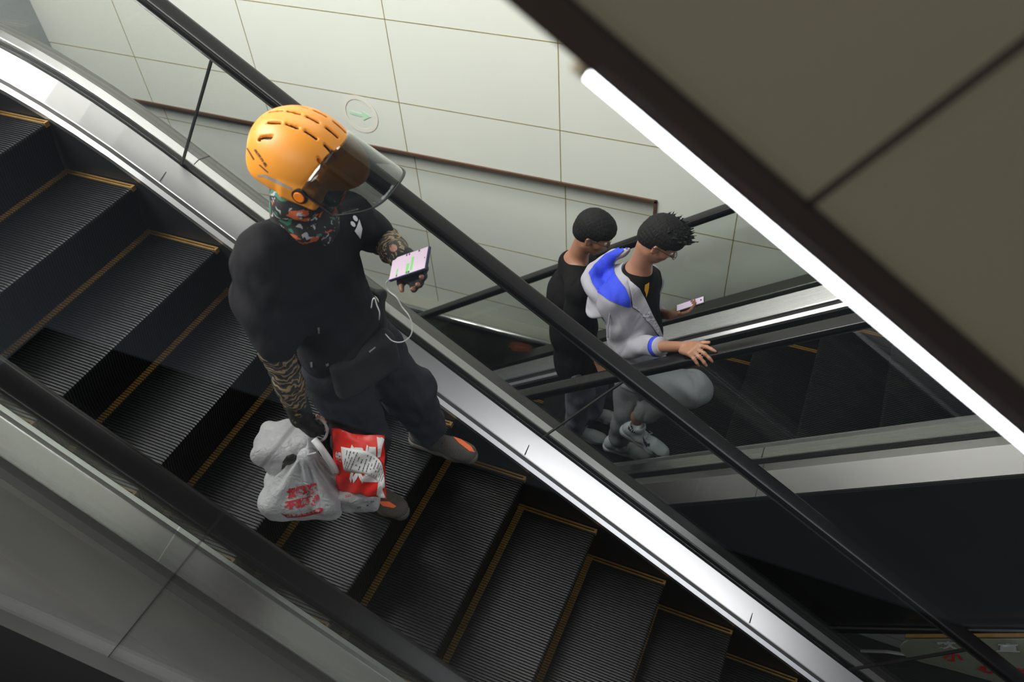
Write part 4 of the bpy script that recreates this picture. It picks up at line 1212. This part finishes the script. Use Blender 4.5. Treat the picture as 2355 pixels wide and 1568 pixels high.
def person(label, J, hands, Fh, Fbody, s=1., h=.0065):
    allp = [v for v in J.values()]; lo = np.min(allp, 0)-.2; hi = np.max(allp, 0)+.2
    Fb_ = nv(Fbody); Lb_ = np.cross((0, 0, 1), Fb_); A_ = [Fb_, Lb_, V3(0, 0, 1)]
    F = Field(lo, hi, h)
    for a, b, r0, r1 in (('hn', 'kn', .080, .055), ('kn', 'an', .053, .036), ('hf', 'kf', .080, .055), ('kf', 'af', .053, .036),
                         ('sn', 'en', .045, .038), ('en', 'wn', .038, .0245), ('sf', 'ef', .045, .038), ('ef', 'wf', .038, .0245)):
        F.cap(J[a], J[b], r0, r1, .02)
    F.ell(J['chest'], A_, (.095, .145, .20), .04); F.ell((J['chest']+J['pelv'])/2, A_, (.085, .12, .17), .05); F.ell(J['pelv'], A_, (.09, .14, .10), .05)
    F.chain([J['sn'], J['neck']-V3(0, 0, .035), J['sf']], [.048, .062, .048], .05)
    P, A = None, None
    U = V3(-.1, 0, 1)
    Fh = nv(Fh); Uh = nv(U-Fh*(U@Fh)); L = np.cross(Uh, Fh)
    F.cap(J['neck']-V3(0, 0, .05), J['head']-Fh*.022-Uh*.085, .060, .055, .035)
    P, A = head_prims(F, J['head'], Fh, U, s)
    for k in ('an', 'af'):
        F.cap(J[k], J[k]-V3(0, 0, .03), .036, .036, .02)
    for H in hands: add_hand(F, H)
    o = F.mesh('person', M['skin']); tag(o, label, 'person')
    for sg in (1, -1):
        g = MB(); c = P(.080, sg*.031, -.018)
        V = []; 
        bm = bmesh.new(); bmesh.ops.create_uvsphere(bm, u_segments=12, v_segments=8, radius=.0115)
        for v in bm.verts: v.co += Vector(c)
        me = bpy.data.meshes.new('eye'); bm.to_mesh(me); bm.free(); me.materials.append(M['eye']); link(bpy.data.objects.new('eye', me), o)
    return o, P, A

# ---- man in the grey hooded jacket
J = dict(head=Pj((1522, 547), 1.12), neck=Pj((1466, 617), 1.11), chest=Pj((1462, 705), 1.12), pelv=Pj((1472, 838), 1.08),
         sn=Pj((1418, 690), .97), en=Pj((1440, 796), .93), wn=Pj((1574, 797), .735), sf=Pj((1492, 640), 1.29), ef=Pj((1490, 720), 1.36), wf=Pj((1540, 694), 1.27),
         hn=Pj((1470, 862), 1.01), kn=Pj((1598, 893), .98), an=Pj((1466, 958), 1.0), hf=Pj((1455, 862), 1.15), kf=Pj((1447, 940), 1.12), af=Pj((1424, 1010), 1.09))
k2 = 1.05; ph2 = V3(*CAM)+(V3(2.3273, 1.059, -.6611)-V3(*CAM))*k2
u2, v2 = nv((.85, .324, .415)), nv((-.224, .936, -.271)); n2 = nv(np.cross(u2, v2))
J['wf'] = ph2-u2*.125-n2*.035+v2*.02
Hn = hand_prims(J['wn'], nv(Pj((1624, 812), .625)-J['wn']), V3(-.1, -.30, 1), V3(.3, 1, .2), 1.08, splay=.16, fcurl=[(.20, .25, .2), (.55, .45, .3), (.65, .5, .3), (.75, .55, .35)], thumb=(.1, .2))
Hf = hand_prims(J['wf'], nv(u2*.9-v2*.25+n2*.1), -n2, u2*.3-v2*1.0, 1.0, fcurl=[(.1, .3, .3), (.1, .35, .3), (.15, .4, .3), (.2, .4, .3)], thumb=(.35, .1))
man2, P2h, A2h = person('young man in a grey jacket with blue-lined hood, one hand on the rail', J, [Hn, Hf], (.80, .12, -.58), (1, .1, 0), 1.0)
hair_cap(P2h, A2h, J['head'], 1.0, man2, .0008, .024, low=-.052, seed=3)
glasses(P2h, man2)
J2 = J
A_ = [nv((1, .1, 0)), nv((-.1, 1, 0)), V3(0, 0, 1)]
F = Field((1.70, .70, -1.50), (2.42, 1.55, -.42), .007)
F.ell(J['chest'], A_, (.130, .170, .22), .04); F.ell((J['chest']+J['pelv'])/2+V3(.01, 0, 0), A_, (.125, .150, .22), .05)
F.chain([J['sn'], J['neck']-V3(0, 0, .045), J['sf']], [.066, .072, .066], .05); F.chain([J['sf'], J['sf']*.4+J['ef']*.6], [.070, .066], .03)
F.disp(folds(.004, 18, 20, .7)); F.ell(J['neck']+V3(.012, 0, .035), A_, (.070, .070, .045), .01, 'sub')
tee = F.mesh('t_shirt', M['tee2'], man2)
decal('chest_print', [[(1483, 655), (1488, 652), (1493, 649), (1492, 662), (1490, 672), (1486, 684), (1485, 674), (1482, 668)]], bvh(tee), M['yellow_print'], tee, .0012, seg=5)
# jacket: body and near sleeve, open at the front
F = Field((1.68, .66, -1.52), (2.50, 1.55, -.50), .006)
F.ell(J['chest']+V3(-.012, -.012, -.02), A_, (.160, .195, .22), .04); F.ell((J['chest']+J['pelv'])/2+V3(-.005, -.01, -.02), A_, (.155, .178, .26), .05); F.ell(J['pelv']+V3(0, 0, -.02), A_, (.150, .172, .13), .04)
F.chain([J['sn']+V3(-.01, -.01, 0), J['neck']-V3(.03, .03, .06)], [.085, .078], .04); F.chain([J['sf'], J['neck']-V3(.03, 0, .06)], [.078, .075], .04)
op = J['chest']+V3(.075, .01, 0)
F.cut(op, nv((.86, .42, .30)))
F.chain([J['sn']+V3(-.01, -.01, 0), J['sn']*.45+J['en']*.55, J['en'], J['en']*.42+J['wn']*.58], [.086, .080, .066, .047], .03)
F.chain([J['sf'], J['ef'], J['ef']*.5+J['wf']*.5], [.078, .06, .05], .03)
F.disp(folds(.0065, 24, 30, 1.9))
F.ell(J['chest']+V3(.02, .01, .0), A_, (.132, .165, .30), .01, 'sub'); F.ell(J['neck']+V3(.0, 0, .02), A_, (.085, .085, .08), .01, 'sub')
F.cap(J['sn'], J['en'], .02, .02, .02)
jk = F.mesh('hooded_jacket', M['hood_grey'], man2)
# cuff stripe, drawcord
cA = J['en']*.46+J['wn']*.54; cB = J['en']*.40+J['wn']*.60
MB().tube([cA, cB], [.0535, .0505], 20).build('cuff_stripe', M['hood_blue'], jk, True)
MB().tube([J['en']*.43+J['wn']*.57, J['en']*.36+J['wn']*.64], [.0515, .048], 20).build('cuff', M['hood_grey'], jk, True)
# hood lying on the back: grey outer roll, blue inside
hcn = Pj((1402, 655), 1.03)
ring = [Pj((1452, 577), 1.16), Pj((1415, 586), 1.16), Pj((1378, 612), 1.12), Pj((1356, 645), 1.04), Pj((1376, 676), .97), Pj((1406, 698), .94), Pj((1436, 704), .95)]
ring = cat(ring, 5); hx = nv((-.45, -.35, .8))
F = Field((1.60, .72, -1.10), (2.25, 1.42, -.40), .0055)
F.chain(ring, [.012+.024*math.sin(math.pi*i/(len(ring)-1)) for i in range(len(ring))], .02)
F.ell(hcn-V3(.0, .0, .045), [nv((.55, .83, .1)), nv(np.cross(hx, (.55, .83, .1))), hx], (.150, .115, .045), .04)
F.disp(folds(.004, 30, 34, .2)); F.ell(J['neck']+V3(.02, .0, .03), A_, (.10, .10, .12), .02, 'sub')
hood = F.mesh('hood', M['hood_grey'], jk)
inner = [(1452, 568), (1420, 572), (1392, 586), (1366, 610), (1354, 628), (1362, 652), (1376, 672), (1400, 690), (1424, 700), (1449, 707), (1447, 686), (1438, 664), (1424, 645), (1413, 626), (1409, 604), (1420, 588), (1436, 576)]
decal('hood_lining', [inner], bvh(hood, jk, tee), M['hood_blue'], hood, .006, seg=6)
# lapel and drawcord
lp = [(1443, 640), (1458, 652), (1470, 662), (1484, 690), (1500, 725), (1514, 752), (1524, 778), (1517, 776), (1498, 748), (1474, 720), (1452, 706), (1449, 680)]
tbj = bvh(jk, tee)
decal('jacket_facing', [lp], tbj, M['facing'], jk, .008)
g = MB(); g.tube(cat([Pj((1404, 700), .895), Pj((1402, 722), .87), Pj((1399, 750), .86), Pj((1398, 776), .86)], 5), .0028, 8); g.build('drawcord', M['hood_grey'], jk, True)
# trousers
F = Field((1.86, .80, -2.06), (2.60, 1.34, -1.02), .007)
F.ell(J['pelv']+V3(0, 0, .02), A_, (.115, .155, .13), .05)
F.chain([J['hn'], J['kn'], J['an']*.88+J['kn']*.12], [.108, .092, .062], .04); F.chain([J['hf'], J['kf'], J['af']*.92+J['kf']*.08], [.108, .092, .070], .04)
F.disp(folds(.006, 22, 26, .9))
F.mesh('sweatpants', M['sweat'], man2)
SHN, Pn = shoe(V3(2.120, 1.0, -1.80), -.12, 'sneaker', (M['shoe_white'], M['sole_white'], M['sole_white']), man2, 1.05, pitch=.33)
SHF, _ = shoe(J['af']*V3(1, 1, 0)+V3(.02, 0, -2.079), .05, 'sneaker', (M['shoe_white'], M['sole_white'], M['sole_white']), man2, 1.05)
decal('shoe_trim', [[(1446, 978), (1453, 979), (1462, 996), (1452, 994), (1444, 986)], [(1478, 1002), (1482, 1010), (1489, 1020), (1495, 1019), (1494, 1027), (1487, 1028), (1480, 1018)], [(1498, 1036), (1512, 1046), (1530, 1052), (1522, 1056), (1508, 1052)], [(1465, 1015), (1474, 1018), (1482, 1030), (1474, 1028)]], bvh(SHN), M['shoe_navy'], SHN, .0012)
M['ph_black'] = mat('black_case', (.01, .01, .012, 1), .35)
p2 = phone(ph2, u2, v2, n2, .150, .070, 'phone', 'phone with a lilac screen held by the man in the grey jacket', M['ph_black'], False)
MB().obox(Vector(ph2+u2*.060+v2*.0+n2*.0016), Vector(u2)*.004, Vector(v2)*.009, Vector(n2)*.0004).build('camera_hole', M['ph_dark'], p2)

# ---- man in black, behind
J = dict(head=Pj((1368, 530), 1.42), neck=Pj((1322, 592), 1.42), chest=Pj((1316, 685), 1.41), pelv=Pj((1328, 812), 1.38),
         sn=Pj((1334, 668), 1.22), en=Pj((1326, 768), 1.17), wn=Pj((1377, 828), 1.10), sf=Pj((1345, 612), 1.58), ef=Pj((1372, 690), 1.66), wf=Pj((1400, 740), 1.60),
         hn=Pj((1320, 830), 1.30), kn=V3(1.64, 1.30, -1.88), an=V3(1.60, 1.30, -2.26), hf=Pj((1335, 815), 1.48), kf=V3(1.68, 1.50, -1.88), af=V3(1.66, 1.50, -2.26))
Hn = hand_prims(J['wn'], nv(Pj((1396, 872), 1.07)-J['wn']), V3(-.3, -1, .1), V3(1, 0, .3), 1.02, splay=.06, curl=(.35, .45, .3), thumb=(.2, .3))
Hf = hand_prims(J['wf'], V3(1, 0, -.3), V3(0, .3, 1), V3(.2, -1, 0), 1.0)
man1, P1h, A1h = person('young man in a black t-shirt and pale grey trousers on the far escalator', J, [Hn, Hf], (.86, .10, -.42), (1, .15, 0), 1.03)
hair_cap(P1h, A1h, J['head'], 1.03, man1, .0008, .0, low=-.074, seed=7)
glasses(P1h, man1)
A_ = [nv((1, .15, 0)), nv((-.15, 1, 0)), V3(0, 0, 1)]
F = Field((1.22, .98, -1.80), (2.05, 1.82, -.70), .007)
F.ell(J['chest']+V3(-.01, 0, 0), A_, (.150, .195, .22), .04); F.ell((J['chest']+J['pelv'])/2+V3(-.01, 0, 0), A_, (.150, .185, .24), .05); F.ell(J['pelv']+V3(0, 0, -.03), A_, (.155, .190, .19), .05)
F.chain([J['sn'], J['neck']-V3(0.01, 0, .055), J['sf']], [.078, .080, .075], .05)
F.chain([J['sn'], J['sn']*.15+J['en']*.85], [.082, .080], .035); F.chain([J['sf'], J['sf']*.2+J['ef']*.8], [.078, .072], .035)
F.disp(folds(.005, 16, 18, 3.)); F.ell(J['neck']+V3(.010, 0, .030), A_, (.085, .088, .050), .01, 'sub')
F.mesh('t_shirt', M['tee2'], man1)
F = Field((1.38, 1.08, -2.36), (1.90, 1.72, -1.36), .007)
F.ell(J['pelv']-V3(0, 0, .06), A_, (.12, .16, .12), .05)
F.chain([J['hn']-V3(0, 0, .05), J['kn'], J['an']], [.108, .088, .075], .04); F.chain([J['hf']-V3(0, 0, .08), J['kf'], J['af']], [.108, .088, .075], .04)
F.disp(folds(.006, 22, 24, 2.2)); F.mesh('trousers', M['jeans'], man1)
shoe(V3(1.64, 1.30, -2.332), 0, 'shoe', (M['shoe_white'], M['sole_white'], M['sole_white']), man1, 1.0)
shoe(V3(1.68, 1.50, -2.332), 0, 'shoe', (M['shoe_white'], M['sole_white'], M['sole_white']), man1, 1.0)

# ---- writing on the caution board
M['sign_red'] = mat('sign_red', (.62, .02, .02, 1), .5); M['sign_white'] = mat('sign_grey_white', (.55, .58, .56, 1), .5)
def sign_text(s, quad, m):
    a, b, c, d = [Vector(q) for q in quad]; bm = text_bm(s, .04)
    def f(u, v):
        p = (a*(1-u)+b*u)*(1-v)+(d*(1-u)+c*u)*v; w = onY((p.x, p.y), SY-.003); return w
    text_map(bm, f); me = bpy.data.meshes.new('lettering'); bm.to_mesh(me); bm.free(); me.materials.append(m)
    link(bpy.data.objects.new('lettering', me), board_root)
sign_text('小', [(2166, 1519), (2218, 1524), (2212, 1500), (2172, 1498)], M['sign_red'])
sign_text('心', [(2246, 1544), (2296, 1552), (2292, 1526), (2256, 1524)], M['sign_red'])
sign_text('碰', [(2318, 1560), (2372, 1566), (2366, 1538), (2322, 1534)], M['sign_red'])
sign_text('欢', [(2150, 1492), (2202, 1493), (2200, 1474), (2154, 1474)], M['sign_white'])
sign_text('直', [(2292, 1498), (2346, 1500), (2342, 1480), (2294, 1479)], M['sign_white'])
# steel deck end and dark ledge behind the board
lx_ = empty('lower_steel_deck'); tag(lx_, 'curved bright steel deck end and dark ledge behind the caution board, bottom right', 'escalator deck')
Q = [(1978, 1500), (2040, 1502), (2110, 1512), (2170, 1526), (2230, 1545), (2130, 1538), (2040, 1530), (1990, 1524)]
g = MB(); g.prism([onY(p, .49) for p in Q], (0, .02, 0)); fix_normals(g.build('deck_end', M['steel_bright'], lx_))
Q = [(1880, 1445), (2600, 1457), (2600, 1467), (1880, 1455)]
g = MB(); g.prism([onY(p, .505) for p in Q], (0, .012, 0)); fix_normals(g.build('ledge_edge', M['steel_dark'], lx_))
Q = [(1880, 1455), (2600, 1467), (2600, 1560), (1880, 1530)]
